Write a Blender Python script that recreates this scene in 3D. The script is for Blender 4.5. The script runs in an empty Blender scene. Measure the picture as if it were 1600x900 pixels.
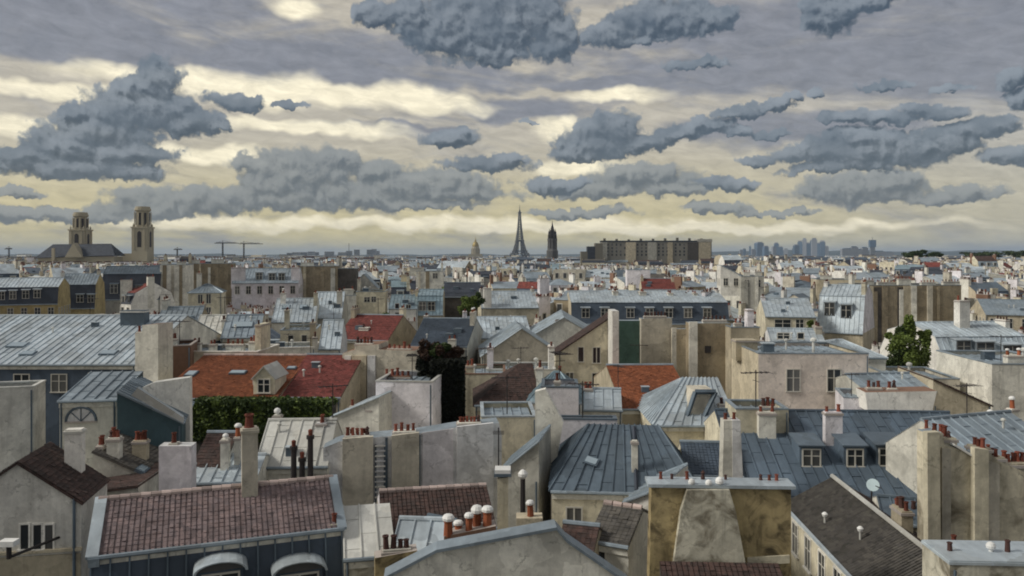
import bpy, math, random
from mathutils import Vector, Matrix
S = bpy.context.scene
C = S.collection
R = random.Random(7)
RC = random.Random(99)
F = 1256.0          # focal length in pixels of a 1600 px wide picture
H = 32.0            # eye height above the streets

# ---------------------------------------------------------------- camera, sky, sun, exposure
cam_d = bpy.data.cameras.new('camera'); cam = bpy.data.objects.new('camera', cam_d); C.objects.link(cam)
cam.location = (0, 0, H); cam.rotation_euler = (math.radians(90), 0, 0)
cam_d.sensor_width = 36.0; cam_d.lens = F / 1600 * 36.0
cam_d.shift_y = -50 / 1600.0
cam_d.clip_start = 0.5; cam_d.clip_end = 60000
S.camera = cam
S.view_settings.view_transform = 'Standard'; S.view_settings.look = 'None'
S.view_settings.exposure = 0.75; S.view_settings.gamma = 1.0
S.cycles.max_bounces = 5; S.cycles.diffuse_bounces = 3; S.cycles.volume_bounces = 0
S.cycles.filter_width = 1.9

SUN_AZ, SUN_EL = math.radians(-100), math.radians(38)   # azimuth from +Y towards +X
sd = bpy.data.lights.new('sun', 'SUN'); sun = bpy.data.objects.new('sun', sd); C.objects.link(sun)
sd.energy = 1.5; sd.angle = math.radians(14); sd.color = (1.0, 0.95, 0.86)
sv = Vector((math.sin(SUN_AZ)*math.cos(SUN_EL), math.cos(SUN_AZ)*math.cos(SUN_EL), math.sin(SUN_EL)))
sun.rotation_euler = sv.to_track_quat('Z', 'Y').to_euler(); sun.location = (-60, -20, 90)

def lin(r, g, b):
    f = lambda c: (c/255/12.92) if c/255 <= 0.04045 else ((c/255+0.055)/1.055)**2.4
    return (f(r), f(g), f(b))

class G:                                     # tiny expression helper over a node tree
    def __init__(s, nt, dims='3D'): s.nt = nt; s.dims = dims
    def n(s, t, **k):
        nd = s.nt.nodes.new(t)
        for a, v in k.items(): setattr(nd, a, v)
        return nd
    def put(s, nd, i, v):
        if v is None: return
        if isinstance(v, bpy.types.NodeSocket): s.nt.links.new(v, nd.inputs[i])
        else:
            if isinstance(v, tuple) and nd.inputs[i].type == 'RGBA' and len(v) == 3: v = (*v, 1)
            nd.inputs[i].default_value = v
    def m(s, op, a, b=None, c=None, clamp=False):
        nd = s.n('ShaderNodeMath', operation=op, use_clamp=clamp)
        for i, v in enumerate((a, b, c)): s.put(nd, i, v)
        return nd.outputs[0]
    def v(s, op, a, b=None, c=None, out=0):
        nd = s.n('ShaderNodeVectorMath', operation=op)
        for i, x in enumerate((a, b, c)):
            if x is not None: s.put(nd, i, x)
        return nd.outputs[out]
    def noise(s, vec, scale, detail=4, rough=0.55, dist=0.0, col=False):
        nd = s.n('ShaderNodeTexNoise', noise_dimensions=s.dims); s.put(nd, 'Vector', vec)
        s.put(nd, 'Scale', scale); s.put(nd, 'Detail', detail); s.put(nd, 'Roughness', rough); s.put(nd, 'Distortion', dist)
        return nd.outputs['Color' if col else 'Fac']
    def step(s, x, lo, hi, a=0.0, b=1.0):
        nd = s.n('ShaderNodeMapRange', interpolation_type='SMOOTHSTEP')
        for i, q in enumerate((x, lo, hi, a, b)): s.put(nd, i, q)
        return nd.outputs[0]
    def mix(s, f, a, b, bt='MIX'):
        nd = s.n('ShaderNodeMix', data_type='RGBA', blend_type=bt)
        s.put(nd, 0, f); s.put(nd, 6, a); s.put(nd, 7, b)
        return nd.outputs[2]
    def comb(s, x, y, z):
        nd = s.n('ShaderNodeCombineXYZ')
        for i, q in enumerate((x, y, z)): s.put(nd, i, q)
        return nd.outputs[0]

def make_world():
    W = bpy.data.worlds.new('World'); S.world = W; W.use_nodes = True
    nt = W.node_tree; nt.nodes.clear(); g = G(nt, '2D')
    sky = g.n('ShaderNodeTexSky', sky_type='NISHITA', sun_disc=False)
    sky.sun_elevation = SUN_EL; sky.sun_rotation = SUN_AZ; sky.altitude = 60; sky.air_density = 1.2; sky.dust_density = 2.0
    tc = g.n('ShaderNodeTexCoord')
    sp = g.n('ShaderNodeSeparateXYZ'); nt.links.new(tc.outputs['Generated'], sp.inputs[0])
    x, y, z = sp.outputs
    az = g.m('ARCTAN2', x, y); el = g.m('ARCSINE', z)
    U = g.m('MULTIPLY', az, F); V = g.m('MULTIPLY', el, F)
    P = g.comb(U, V, 0.0)
    def uv(px, py):
        return (math.atan((px-800)/F)*F, math.atan((400-py)/math.hypot(F, px-800))*F)
    def field(g, blobs, q, k=0.35):
        acc = None
        for (px, py, rx, ry) in blobs:
            u, v = uv(px, py)
            d = g.v('MULTIPLY_ADD', q, (1/rx, 1/ry, 0), (-u/rx, -v/ry, 0))
            r = g.v('DOT_PRODUCT', d, d, out=1)
            acc = r if acc is None else g.m('SMOOTH_MIN', acc, r, k)
        return acc
    def group(name, fn):
        t = bpy.data.node_groups.new(name, 'ShaderNodeTree')
        t.interface.new_socket('P', in_out='INPUT', socket_type='NodeSocketVector'); t.interface.new_socket('D', in_out='OUTPUT', socket_type='NodeSocketFloat')
        gi, go = t.nodes.new('NodeGroupInput'), t.nodes.new('NodeGroupOutput'); t.links.new(fn(G(t, '2D'), gi.outputs[0]), go.inputs[0])
        return t
    def use(t, vec):
        nd = nt.nodes.new('ShaderNodeGroup'); nd.node_tree = t; nt.links.new(vec, nd.inputs[0]); return nd.outputs[0]
    dark = [(225,165,72,32),(250,133,34,34),(208,140,24,22),(170,178,60,24),(106,172,18,14),(150,205,70,26),(110,228,50,20),(170,235,80,22),(290,190,52,20),(120,264,112,15),(40,245,45,10),(335,198,30,8),
            (375,160,40,14),(400,155,18,9),(455,166,26,6),(590,24,34,20),(640,28,40,36),(725,45,105,50),(800,25,90,50),(862,55,46,38),(770,82,55,18),(700,66,60,20),
            (955,55,48,18),(1030,28,80,30),(1110,32,42,22),(1010,62,34,8),(1290,22,44,28),(1335,4,60,18),(1095,102,46,8),
            (705,215,46,14),(716,204,20,10),(760,256,66,14),(790,248,26,10),(820,192,12,3)]
    dark2 = [(940,222,80,28),(950,200,48,26),(905,238,55,18),(860,290,50,14),(1020,222,40,12),(1060,208,40,15),(1105,192,36,13),(1150,203,32,9),(1160,172,38,11),(1205,163,28,9),(1240,153,20,7),(1281,142,15,7),
             (1212,207,24,7),(1192,248,32,9),(1135,288,40,11),(1320,184,34,11),(1385,182,50,9),(1430,168,28,8),(1468,173,30,11),(1382,133,32,6),(1480,137,24,5),
             (1290,238,60,20),(1370,235,118,26),(1350,215,60,16),(1470,222,50,20),(1310,262,80,9),(1530,200,44,15),(1578,245,40,15),(1572,125,26,13),(1594,152,22,15)]
    soft = [(300,312,95,18),(260,328,80,12),(470,265,80,28),(440,290,60,20),(430,308,120,18),(520,252,40,16),(650,292,110,24),(570,305,70,22),(720,304,80,12),(400,258,50,12),(640,320,110,8),(590,268,50,14),
            (1000,278,85,20),(935,300,60,12),(1050,300,50,10),(1490,306,62,10),(1345,296,75,20),(1390,282,40,14),(1110,326,46,8),(1200,331,60,5),(900,332,80,7),(60,335,170,10),(20,298,30,6)]
    def cfield(blobs, amp, w1a, kk):
        def fn(g, p):
            n1 = g.noise(p, 0.010, 2, 0.5, col=True); n2 = g.noise(p, 0.04, 3, 0.6, col=True)
            q = g.v('ADD', p, g.v('MULTIPLY', g.v('SUBTRACT', n1, (0.5, 0.5, 0.5)), (w1a, w1a*.45, 0)))
            q = g.v('ADD', q, g.v('MULTIPLY', g.v('SUBTRACT', n2, (0.5, 0.5, 0.5)), (30, 22, 0)))
            n3 = g.noise(p, 0.11, 3, 0.65, col=True); q = g.v('ADD', q, g.v('MULTIPLY', g.v('SUBTRACT', n3, (0.5, 0.5, 0.5)), (7, 6, 0)))
            f = field(g, blobs, q, kk)
            vo = g.n('ShaderNodeTexVoronoi', feature='SMOOTH_F1', voronoi_dimensions='2D'); g.put(vo, 'Vector', q); vo.inputs['Scale'].default_value = 0.045; vo.inputs['Smoothness'].default_value = 0.25
            vo2 = g.n('ShaderNodeTexVoronoi', feature='F1', voronoi_dimensions='2D'); g.put(vo2, 'Vector', q); vo2.inputs['Scale'].default_value = 0.10
            e = g.m('MULTIPLY_ADD', g.m('SUBTRACT', vo.outputs['Distance'], 0.42), amp, f)
            e = g.m('MULTIPLY_ADD', g.m('SUBTRACT', vo2.outputs['Distance'], 0.42), amp*0.35, e)
            return g.m('MULTIPLY_ADD', g.m('SUBTRACT', g.noise(p, 0.05, 4, 0.55), 0.5), amp*0.9, e)
        return fn
    FA = group('cumulus_left', cfield(dark, 0.72, 46, 0.3)); FB = group('cumulus_right', cfield(dark2, 0.72, 46, 0.3)); FS = group('soft_cumulus', cfield(soft, 0.85, 50, 0.5))
    P2 = g.v('ADD', P, (-5.0, 9.0, 0.0))
    fa = g.m('MINIMUM', use(FA, P), use(FB, P)); fa2 = g.m('MINIMUM', use(FA, P2), use(FB, P2))
    fs = use(FS, P); fs2 = use(FS, P2)
    n1 = g.noise(P, 0.011, 3, 0.55, col=True)
    Qs = g.v('ADD', P, g.v('MULTIPLY', g.v('SUBTRACT', n1, (0.5, 0.5, 0.5)), (70, 42, 0)))
    nb = g.noise(g.v('MULTIPLY', P, (1.0, 1.5, 1.0)), 0.016, 4, 0.55)
    cu = g.step(fa, 0.80, 1.44, 1.0, 0.0)
    so = g.step(fs, 0.85, 1.75, 1.0, 0.0)
    # everywhere outside the picture the same kind of broken cloud goes on
    PW = g.v('MULTIPLY', P, (0.6, 1.0, 1.0))
    far = g.noise(PW, 0.0085, 6, 0.55, 0.4)
    absaz = g.m('ABSOLUTE', az)
    outm = g.m('MAXIMUM', g.step(absaz, 0.60, 0.72), g.step(V, 395, 450))
    oc = g.m('MULTIPLY', g.step(far, 0.56, 0.64), outm)
    cu = g.m('MAXIMUM', cu, g.m('MULTIPLY', oc, 0.9))
    # high veil: long streaks, slightly tilted
    vt = g.m('MULTIPLY_ADD', U, 0.10, V)
    st = g.noise(g.comb(g.m('MULTIPLY', U, 0.22), vt, 0.0), 0.014, 5, 0.55, 0.6)
    st2 = g.noise(g.comb(g.m('MULTIPLY', U, 0.35), g.m('ADD', vt, 900.0), 0.0), 0.045, 4, 0.6, 0.3)
    veil_bias = [(180,40,420,62),(420,95,300,24),(640,120,260,22),(1350,70,420,75),(850,170,130,20),(560,200,150,10),(960,130,150,10),(1230,200,200,30),(1560,60,300,90)]
    vb = g.step(field(g, veil_bias, Qs, 0.6), 0.2, 1.7, 1.0, 0.0)
    vb = g.m('MAXIMUM', vb, g.m('MULTIPLY', outm, 0.45))
    veil = g.m('MULTIPLY_ADD', g.m('SUBTRACT', st, 0.5), 2.2, vb)
    veil = g.m('MULTIPLY_ADD', g.m('SUBTRACT', st2, 0.5), 0.7, veil, clamp=True)
    veil = g.step(veil, 0.05, 0.95)
    # clear parts: cream low down, pale higher
    elf = g.step(V, 0, 200)
    clear = g.mix(elf, (*lin(200,187,138), 1), (*lin(178,171,158), 1))
    rightf = g.step(U, 150, 800)
    clear = g.mix(g.m('MULTIPLY', rightf, 0.5), clear, (*lin(160,160,162), 1))
    glow = [(400,140,110,22),(560,150,120,16),(680,165,90,12),(465,12,34,16),(420,262,40,10),(320,240,70,12),(640,150,60,10),(960,268,60,10),(870,200,40,14),(600,350,420,10),(1000,356,400,7),(700,284,60,8),(900,262,80,14),(250,120,120,12),(480,200,140,10),(60,200,90,14),(90,140,120,10),(960,150,70,10)]
    gf = g.step(field(g, glow, Qs, 0.5), 0.0, 2.2, 1.0, 0.0)
    gf = g.m('MULTIPLY', gf, g.m('MULTIPLY_ADD', st2, 1.6, 0.25), clamp=True)
    base = g.mix(veil, clear, (*lin(114,117,127), 1))
    base = g.mix(g.m('MULTIPLY', g.noise(P, 0.03, 4, 0.6), g.m('MULTIPLY', veil, 0.5)), base, (*lin(152,152,158), 1))
    base = g.mix(g.m('MULTIPLY', gf, 0.85), base, (*lin(250,240,212), 1))
    # fine streaks over everything high
    s3 = g.noise(g.comb(g.m('MULTIPLY', U, 0.3), g.m('ADD', vt, 2100.0), 0.0), 0.07, 5, 0.65, 0.4); kk = g.m('MULTIPLY_ADD', s3, 0.7, 0.65)
    base = g.mix(1.0, base, g.comb(kk, kk, kk), 'MULTIPLY')
    # cumulus shading: crowns towards the light are pale, bellies dark
    df = g.m('SUBTRACT', fa2, fa)
    rel = g.m('MULTIPLY_ADD', g.m('DIVIDE', df, g.m('MULTIPLY_ADD', g.m('ABSOLUTE', df), 2.2, 1.0)), 1.35, 0.34, clamp=True)
    df = g.m('SUBTRACT', fs2, fs)
    rels = g.m('MULTIPLY_ADD', g.m('DIVIDE', df, g.m('MULTIPLY_ADD', g.m('ABSOLUTE', df), 1.8, 1.0)), 1.2, 0.40, clamp=True)
    dk = g.mix(rel, (*lin(50,62,76), 1), (*lin(140,148,158), 1))
    dk = g.mix(g.m('MULTIPLY', g.step(nb, 0.38, 0.66), 0.55), dk, (*lin(76,88,102), 1))
    lit = g.mix(rels, (*lin(66,77,90), 1), (*lin(140,144,146), 1))
    c = g.mix(g.m('MULTIPLY', so, 0.93), base, lit)
    c = g.mix(g.m('MULTIPLY', cu, 0.97), c, dk)
    # below the horizon: dull ground tone
    c = g.mix(g.step(V, -60, -4, 1.0, 0.0), c, (*lin(105,105,100), 1))
    # clouds are given relative to the physical sky's scale (background strength 0.1)
    c10 = g.mix(1.0, c, (7.0, 6.95, 6.75, 1), 'MULTIPLY')
    out = g.mix(0.94, sky.outputs[0], c10)
    bg = g.n('ShaderNodeBackground'); nt.links.new(out, bg.inputs[0]); bg.inputs[1].default_value = 0.1
    wo = g.n('ShaderNodeOutputWorld'); nt.links.new(bg.outputs[0], wo.inputs[0])
    W.cycles.sampling_method = 'MANUAL'; W.cycles.sample_map_resolution = 512
make_world()

# ---------------------------------------------------------------- materials
MATS = {}
def base_mat(name, rough=0.85, metal=0.0):
    m = bpy.data.materials.new(name); m.use_nodes = True
    nt = m.node_tree; b = nt.nodes['Principled BSDF']; b.inputs['Roughness'].default_value = rough; b.inputs['Metallic'].default_value = metal
    b.inputs['Specular IOR Level'].default_value = 0.3
    MATS[name] = m
    return m, G(nt), b
def pos(g): return g.n('ShaderNodeNewGeometry').outputs['Position']
def rnd(g): return g.n('ShaderNodeObjectInfo').outputs['Random']
def plaster(name, col, stain=0.5, tint=None, rndamt=0.14, streak=0.5, bs=0.5):
    m, g, b = base_mat(name)
    p = pos(g)
    big = g.noise(p, bs, 5, 0.6, 0.8)
    fine = g.noise(p, 5.0, 4, 0.7)
    strk = g.noise(g.v('MULTIPLY', p, (2.6, 2.6, 0.22)), 1.0, 5, 0.65)
    c = tuple(col)
    d = tuple(x*0.38 for x in (c if tint is None else tint))
    f = g.m('MULTIPLY', g.step(big, 0.42, 0.72), stain)
    cc = g.mix(f, (*c, 1), (*d, 1))
    cc = g.mix(g.m('MULTIPLY', g.step(strk, 0.5, 0.75), streak), cc, (*[x*0.5 for x in c], 1))
    vo = g.n('ShaderNodeTexVoronoi'); g.put(vo, 'Vector', g.v('ADD', p, g.v('MULTIPLY', g.noise(p, 1.2, 3, 0.6, col=True), (0.8, 0.8, 0.8)))); vo.inputs['Scale'].default_value = 0.75
    vs = g.n('ShaderNodeSeparateColor'); g.nt.links.new(vo.outputs['Color'], vs.inputs[0])
    mid = g.noise(p, 1.7, 5, 0.72)
    k = g.m('MULTIPLY_ADD', fine, 0.45, 0.78)
    k = g.m('MULTIPLY', k, g.m('MULTIPLY_ADD', vs.outputs[0], 0.26, 0.87))
    k = g.m('MULTIPLY', k, g.m('MULTIPLY_ADD', mid, 0.65, 0.68))
    k = g.m('MULTIPLY', k, g.m('MULTIPLY_ADD', rnd(g), rndamt*2, 1-rndamt))
    cc = g.mix(1.0, cc, g.comb(k, k, k), 'MULTIPLY')
    g.nt.links.new(cc, b.inputs['Base Color'])
    ve = g.n('ShaderNodeTexVoronoi', feature='DISTANCE_TO_EDGE'); g.put(ve, 'Vector', g.v('ADD', p, g.v('MULTIPLY', g.noise(p, 1.5, 4, 0.7, col=True), (1.1, 1.1, 1.1)))); ve.inputs['Scale'].default_value = 0.42
    cr = g.m('MULTIPLY', g.step(ve.outputs['Distance'], 0.004, 0.03, 1.0, 0.0), g.step(mid, 0.45, 0.6, 0.0, 0.55))
    cc = g.mix(cr, cc, (*[x*0.3 for x in c], 1))
    g.nt.links.new(cc, b.inputs['Base Color'])
    bp = g.n('ShaderNodeBump'); bp.inputs['Strength'].default_value = 0.35; bp.inputs['Distance'].default_value = 0.04
    g.nt.links.new(fine, bp.inputs['Height']); g.nt.links.new(bp.outputs[0], b.inputs['Normal'])
    return m
def zinc(name, col, rough=0.46, metal=0.3, var=0.13):
    m, g, b = base_mat(name, rough, metal)
    p = pos(g)
    big = g.noise(p, 0.35, 4, 0.6); fine = g.noise(p, 2.2, 5, 0.7)
    strk = g.noise(g.v('MULTIPLY', p, (3.5, 0.5, 0.5)), 1.0, 4, 0.65)
    k = g.m('MULTIPLY_ADD', big, 0.5, 0.62)
    k = g.m('MULTIPLY', k, g.m('MULTIPLY_ADD', fine, 0.5, 0.75))
    k = g.m('MULTIPLY', k, g.m('MULTIPLY_ADD', strk, 0.5, 0.78))
    k = g.m('MULTIPLY', k, g.m('MULTIPLY_ADD', rnd(g), var*2, 1-var))
    vo = g.n('ShaderNodeTexVoronoi'); g.put(vo, 'Vector', g.v('ADD', p, g.v('MULTIPLY', g.noise(p, 1.0, 3, 0.6, col=True), (1.4, 1.4, 1.4)))); vo.inputs['Scale'].default_value = 0.6
    vs = g.n('ShaderNodeSeparateColor'); g.nt.links.new(vo.outputs['Color'], vs.inputs[0])
    k = g.m('MULTIPLY', k, g.m('MULTIPLY_ADD', vs.outputs[0], 0.34, 0.84))
    cc = g.mix(1.0, (*col, 1), g.comb(k, k, k), 'MULTIPLY')
    cc = g.mix(g.m('MULTIPLY', g.step(vs.outputs[1], 0.6, 0.9), 0.22), cc, (col[0]*.75, col[1]*.68, col[2]*.58, 1))
    cc = g.mix(g.m('MULTIPLY', g.step(fine, 0.62, 0.8), 0.3), cc, (*[min(1, x*1.7) for x in col], 1))
    g.nt.links.new(cc, b.inputs['Base Color'])
    r = g.m('MULTIPLY_ADD', fine, 0.35, rough-0.15)
    g.nt.links.new(r, b.inputs['Roughness'])
    return m
def tilem(name, col, col2, cell=4.5, rough=0.85):
    m, g, b = base_mat(name, rough)
    p = pos(g)
    vo = g.n('ShaderNodeTexVoronoi'); g.put(vo, 'Vector', p); vo.inputs['Scale'].default_value = cell
    sc = g.n('ShaderNodeSeparateColor'); g.nt.links.new(vo.outputs['Color'], sc.inputs[0])
    big = g.noise(p, 0.45, 5, 0.65)
    cc = g.mix(sc.outputs[0], (*col, 1), (*col2, 1))
    cc = g.mix(g.m('MULTIPLY', g.step(big, 0.45, 0.75), 0.6), cc, (*[x*0.55 for x in col2], 1))
    k = g.m('MULTIPLY_ADD', sc.outputs[1], 0.5, 0.72)
    k = g.m('MULTIPLY', k, g.m('MULTIPLY_ADD', rnd(g), 0.3, 0.85))
    cc = g.mix(1.0, cc, g.comb(k, k, k), 'MULTIPLY')
    g.nt.links.new(cc, b.inputs['Base Color'])
    return m
def plain(name, col, rough=0.7, metal=0.0, nz=0.25, rn=0.1):
    m, g, b = base_mat(name, rough, metal)
    k = g.m('MULTIPLY_ADD', g.noise(pos(g), 3.0, 4, 0.6), nz*2, 1-nz)
    k = g.m('MULTIPLY', k, g.m('MULTIPLY_ADD', rnd(g), rn*2, 1-rn))
    cc = g.mix(1.0, (*col, 1), g.comb(k, k, k), 'MULTIPLY')
    g.nt.links.new(cc, b.inputs['Base Color'])
    return m

plaster('cream', (0.64,0.59,0.45)); plaster('pale', (0.70,0.68,0.60)); plaster('white', (0.78,0.76,0.70), 0.3)
plaster('lav', (0.72,0.69,0.71), 0.25, streak=0.25); plaster('beige', (0.52,0.46,0.34), 0.45); plaster('tan', (0.31,0.26,0.18), 0.5)
plaster('ochre', (0.42,0.34,0.17), 0.6); plaster('grey', (0.44,0.43,0.38), 0.45); plaster('pink', (0.70,0.62,0.55), 0.25, streak=0.3)
plaster('stained', (0.62,0.57,0.44), 1.0, (0.34,0.29,0.2), streak=0.8)
plaster('mustard', (0.40,0.32,0.17), 1.0, (0.11,0.085,0.05), streak=1.0, bs=1.1)
plaster('fluegrey', (0.62,0.59,0.48), 1.0, (0.34,0.28,0.18), streak=0.9, bs=1.0)
plaster('greenw', (0.06,0.11,0.09), 0.5); plaster('darkw', (0.10,0.09,0.08), 0.5)
plaster('bandtan', (0.55,0.51,0.42), 0.55); plaster('bandgrey', (0.64,0.64,0.64), 0.5)
zinc('zincL', (0.50,0.57,0.62)); zinc('zinc', (0.30,0.36,0.41)); zinc('zincD', (0.13,0.17,0.21)); zinc('zincB', (0.26,0.35,0.40)); zinc('zincW', (0.62,0.62,0.58), metal=0.15)
zinc('slate', (0.05,0.06,0.08), 0.7, 0.0); zinc('slateB', (0.075,0.10,0.135), 0.65, 0.05); zinc('zincS', (0.10,0.135,0.175), 0.55, 0.1, .2); zinc('teal', (0.07,0.12,0.14), 0.55, 0.1)
tilem('tileP', (0.25,0.185,0.18), (0.185,0.148,0.152)); tilem('tileB', (0.085,0.052,0.045), (0.05,0.037,0.034))
tilem('tileO', (0.29,0.10,0.045), (0.20,0.065,0.03)); tilem('tileR', (0.22,0.06,0.05), (0.13,0.04,0.035)); tilem('tileG', (0.125,0.115,0.10), (0.085,0.08,0.075))
plain('pot', (0.17,0.052,0.034), 0.9, rn=0.5); plain('poto', (0.27,0.085,0.04), 0.85, rn=0.4); plain('potd', (0.07,0.035,0.03), 0.8); plain('capw', (0.75,0.75,0.73), 0.5)
plain('mortar', (0.38,0.34,0.31), 0.9); plain('ridge', (0.46,0.37,0.34), 0.9, rn=.35); plain('frame', (0.55,0.53,0.47), 0.6); plain('framed', (0.10,0.10,0.10), 0.6)
plain('iron', (0.045,0.04,0.04), 0.6, 0.3); plain('eiffel', (0.055,0.05,0.045), 0.7); plain('gold', (0.34,0.26,0.09), 0.5, 0.4)
plain('stone', (0.40,0.36,0.27), 0.85); plain('stoned', (0.17,0.16,0.13), 0.85); plain('asphalt', (0.06,0.06,0.055), 0.9); plain('bark', (0.06,0.045,0.03), 0.9)
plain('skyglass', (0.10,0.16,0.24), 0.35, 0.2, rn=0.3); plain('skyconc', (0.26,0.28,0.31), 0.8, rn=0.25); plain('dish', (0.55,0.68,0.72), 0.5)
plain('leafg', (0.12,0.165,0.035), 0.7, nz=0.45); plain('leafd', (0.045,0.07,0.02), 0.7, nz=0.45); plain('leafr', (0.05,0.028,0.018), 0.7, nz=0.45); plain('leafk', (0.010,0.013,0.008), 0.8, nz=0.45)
plain('hillm', (0.035,0.05,0.05), 0.9, nz=0.4)
plain('brick', (0.22,0.13,0.09), 0.9)
m, g, b = base_mat('glass', 0.12); b.inputs['Specular IOR Level'].default_value = 0.7
g.nt.links.new(g.mix(g.step(rnd(g), 0.6, 0.95), (0.02, 0.025, 0.03, 1), (0.12, 0.12, 0.115, 1)), b.inputs['Base Color'])
m, g, b = base_mat('skylight_glass', 0.2); b.inputs['Base Color'].default_value = (0.45, 0.55, 0.62, 1); b.inputs['Specular IOR Level'].default_value = 0.8; b.inputs['Metallic'].default_value = 0.6

# ---------------------------------------------------------------- mesh tools
class MB:
    def __init__(s): s.v = []; s.f = []; s.m = []; s.mats = []
    def mi(s, m):
        if m not in s.mats: s.mats.append(m)
        return s.mats.index(m)
    def poly(s, pts, m):
        i = len(s.v); s.v += [tuple(p) for p in pts]; s.f.append(tuple(range(i, i+len(pts)))); s.m.append(s.mi(m))
    def hexa(s, p, m, top=None):               # p: 8 points, bottom ring then top ring
        i = len(s.v); s.v += [tuple(q) for q in p]; k = s.mi(m); kt = k if top is None else s.mi(top)
        for q, mm in (((3,2,1,0),k), ((4,5,6,7),kt), ((0,1,5,4),k), ((1,2,6,5),k), ((2,3,7,6),k), ((3,0,4,7),k)):
            s.f.append(tuple(i+a for a in q)); s.m.append(mm)
    def box(s, x0, x1, y0, y1, z0, z1, m, top=None):
        s.hexa([(x0,y0,z0),(x1,y0,z0),(x1,y1,z0),(x0,y1,z0),(x0,y0,z1),(x1,y0,z1),(x1,y1,z1),(x0,y1,z1)], m, top)
    def extr(s, poly, t0, t1, m, top=None):     # polygon of (s,z), pushed from t0 to t1
        n = len(poly)
        s.poly([(a, t0, z) for a, z in poly], m); s.poly([(a, t1, z) for a, z in reversed(poly)], m)
        for i in range(n):
            (a, za), (b_, zb) = poly[i], poly[(i+1) % n]
            mm = m
            if top and abs(b_-a) > abs(zb-za) * 0.5 and zb > 3: mm = top
            s.poly([(a,t0,za),(a,t1,za),(b_,t1,zb),(b_,t0,zb)], mm)
    def slab(s, pts, th, m):                    # planar polygon thickened downwards
        n = nrm(pts); q = [Vector(p) - n*th for p in pts]
        s.poly(pts, m); s.poly(list(reversed(q)), m)
        for i in range(len(pts)):
            j = (i+1) % len(pts); s.poly([pts[i], q[i], q[j], pts[j]], m)
    def beam(s, p, q, r, m, n=4, r2=None):
        p, q = Vector(p), Vector(q); d = (q-p)
        if d.length < 1e-6: return
        d.normalize(); a = d.orthogonal().normalized(); b_ = d.cross(a); r2 = r if r2 is None else r2
        i = len(s.v); k = s.mi(m)
        for (c, rr) in ((p, r), (q, r2)):
            for j in range(n):
                t = 2*math.pi*(j+0.5)/n; s.v.append(tuple(c + a*rr*math.cos(t) + b_*rr*math.sin(t)))
        for j in range(n):
            s.f.append((i+j, i+(j+1) % n, i+n+(j+1) % n, i+n+j)); s.m.append(k)
        s.f.append(tuple(i+n+j for j in range(n))); s.m.append(k)
        s.f.append(tuple(i+n-1-j for j in range(n))); s.m.append(k)
    def lathe(s, prof, m, n=10, c=(0,0,0)):     # prof: (radius, z)
        i = len(s.v); k = s.mi(m)
        for r, z in prof:
            for j in range(n):
                t = 2*math.pi*j/n; s.v.append((c[0]+r*math.cos(t), c[1]+r*math.sin(t), c[2]+z))
        for a in range(len(prof)-1):
            for j in range(n):
                s.f.append((i+a*n+j, i+a*n+(j+1) % n, i+(a+1)*n+(j+1) % n, i+(a+1)*n+j)); s.m.append(k)
        s.f.append(tuple(i+(len(prof)-1)*n+j for j in range(n))); s.m.append(k)
    def mesh(s, name):
        me = bpy.data.meshes.new(name); me.from_pydata(s.v, [], s.f)
        for m in s.mats: me.materials.append(MATS[m])
        me.polygons.foreach_set('material_index', s.m); me.update()
        return me
def nrm(pts):
    n = Vector((0,0,0))
    for i in range(len(pts)):
        n += Vector(pts[i]).cross(Vector(pts[(i+1) % len(pts)]))
    if n.length < 1e-9: return Vector((0,0,1))
    n.normalize()
    return n if n.z >= -1e-6 else -n
def link(name, me, parent=None, kind=None, loc=None, rz=0.0, label=None):
    o = bpy.data.objects.new(name, me); C.objects.link(o)
    if parent is not None: o.parent = parent
    if loc is not None: o.location = loc
    if rz: o.rotation_euler = (0, 0, rz)
    if kind: o['kind'] = kind
    if label: o['label'] = label
    return o
def part(name, mb, parent, **k): return link(name, mb.mesh(name), parent, **k)
def thing(name, label, cat, loc, rz=0.0, group=None):
    o = link(name, None, None, loc=loc, rz=rz); o['label'] = label; o['category'] = cat
    if group: o['group'] = group
    return o

class Fr:                                       # a local frame: s to the right, t away, z up
    def __init__(f, x0, x1, d, ang):
        xc = (x0+x1)/2; ct = Vector(((xc-800)*d/F, d)); f.u = Vector((math.cos(ang), math.sin(ang))); f.v = Vector((-f.u.y, f.u.x)); f.ang = ang
        def hit(px):
            dr = Vector(((px-800)/F, 1.0)); return dr * (ct.dot(f.v)/dr.dot(f.v))
        f.P0 = hit(x0); P1 = hit(x1); f.w = (P1-f.P0).length
    def ray(f, px, py):
        o = Vector((0,0)) - f.P0; d = Vector(((px-800)/F, 1.0))
        return Vector((o.dot(f.u), o.dot(f.v), H)), Vector((d.dot(f.u), d.dot(f.v), -(py-400)/F))
    def at(f, px, py, t=0.0):                   # -> s, z on the plane t
        o, d = f.ray(px, py); k = (t-o.y)/d.y; p = o + d*k
        return p.x, p.z
    def on(f, px, py, A, n):
        o, d = f.ray(px, py); k = (Vector(A)-o).dot(n)/d.dot(n); return o + d*k
def lerp(a, b, t): return Vector(a)*(1-t) + Vector(b)*t

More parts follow.
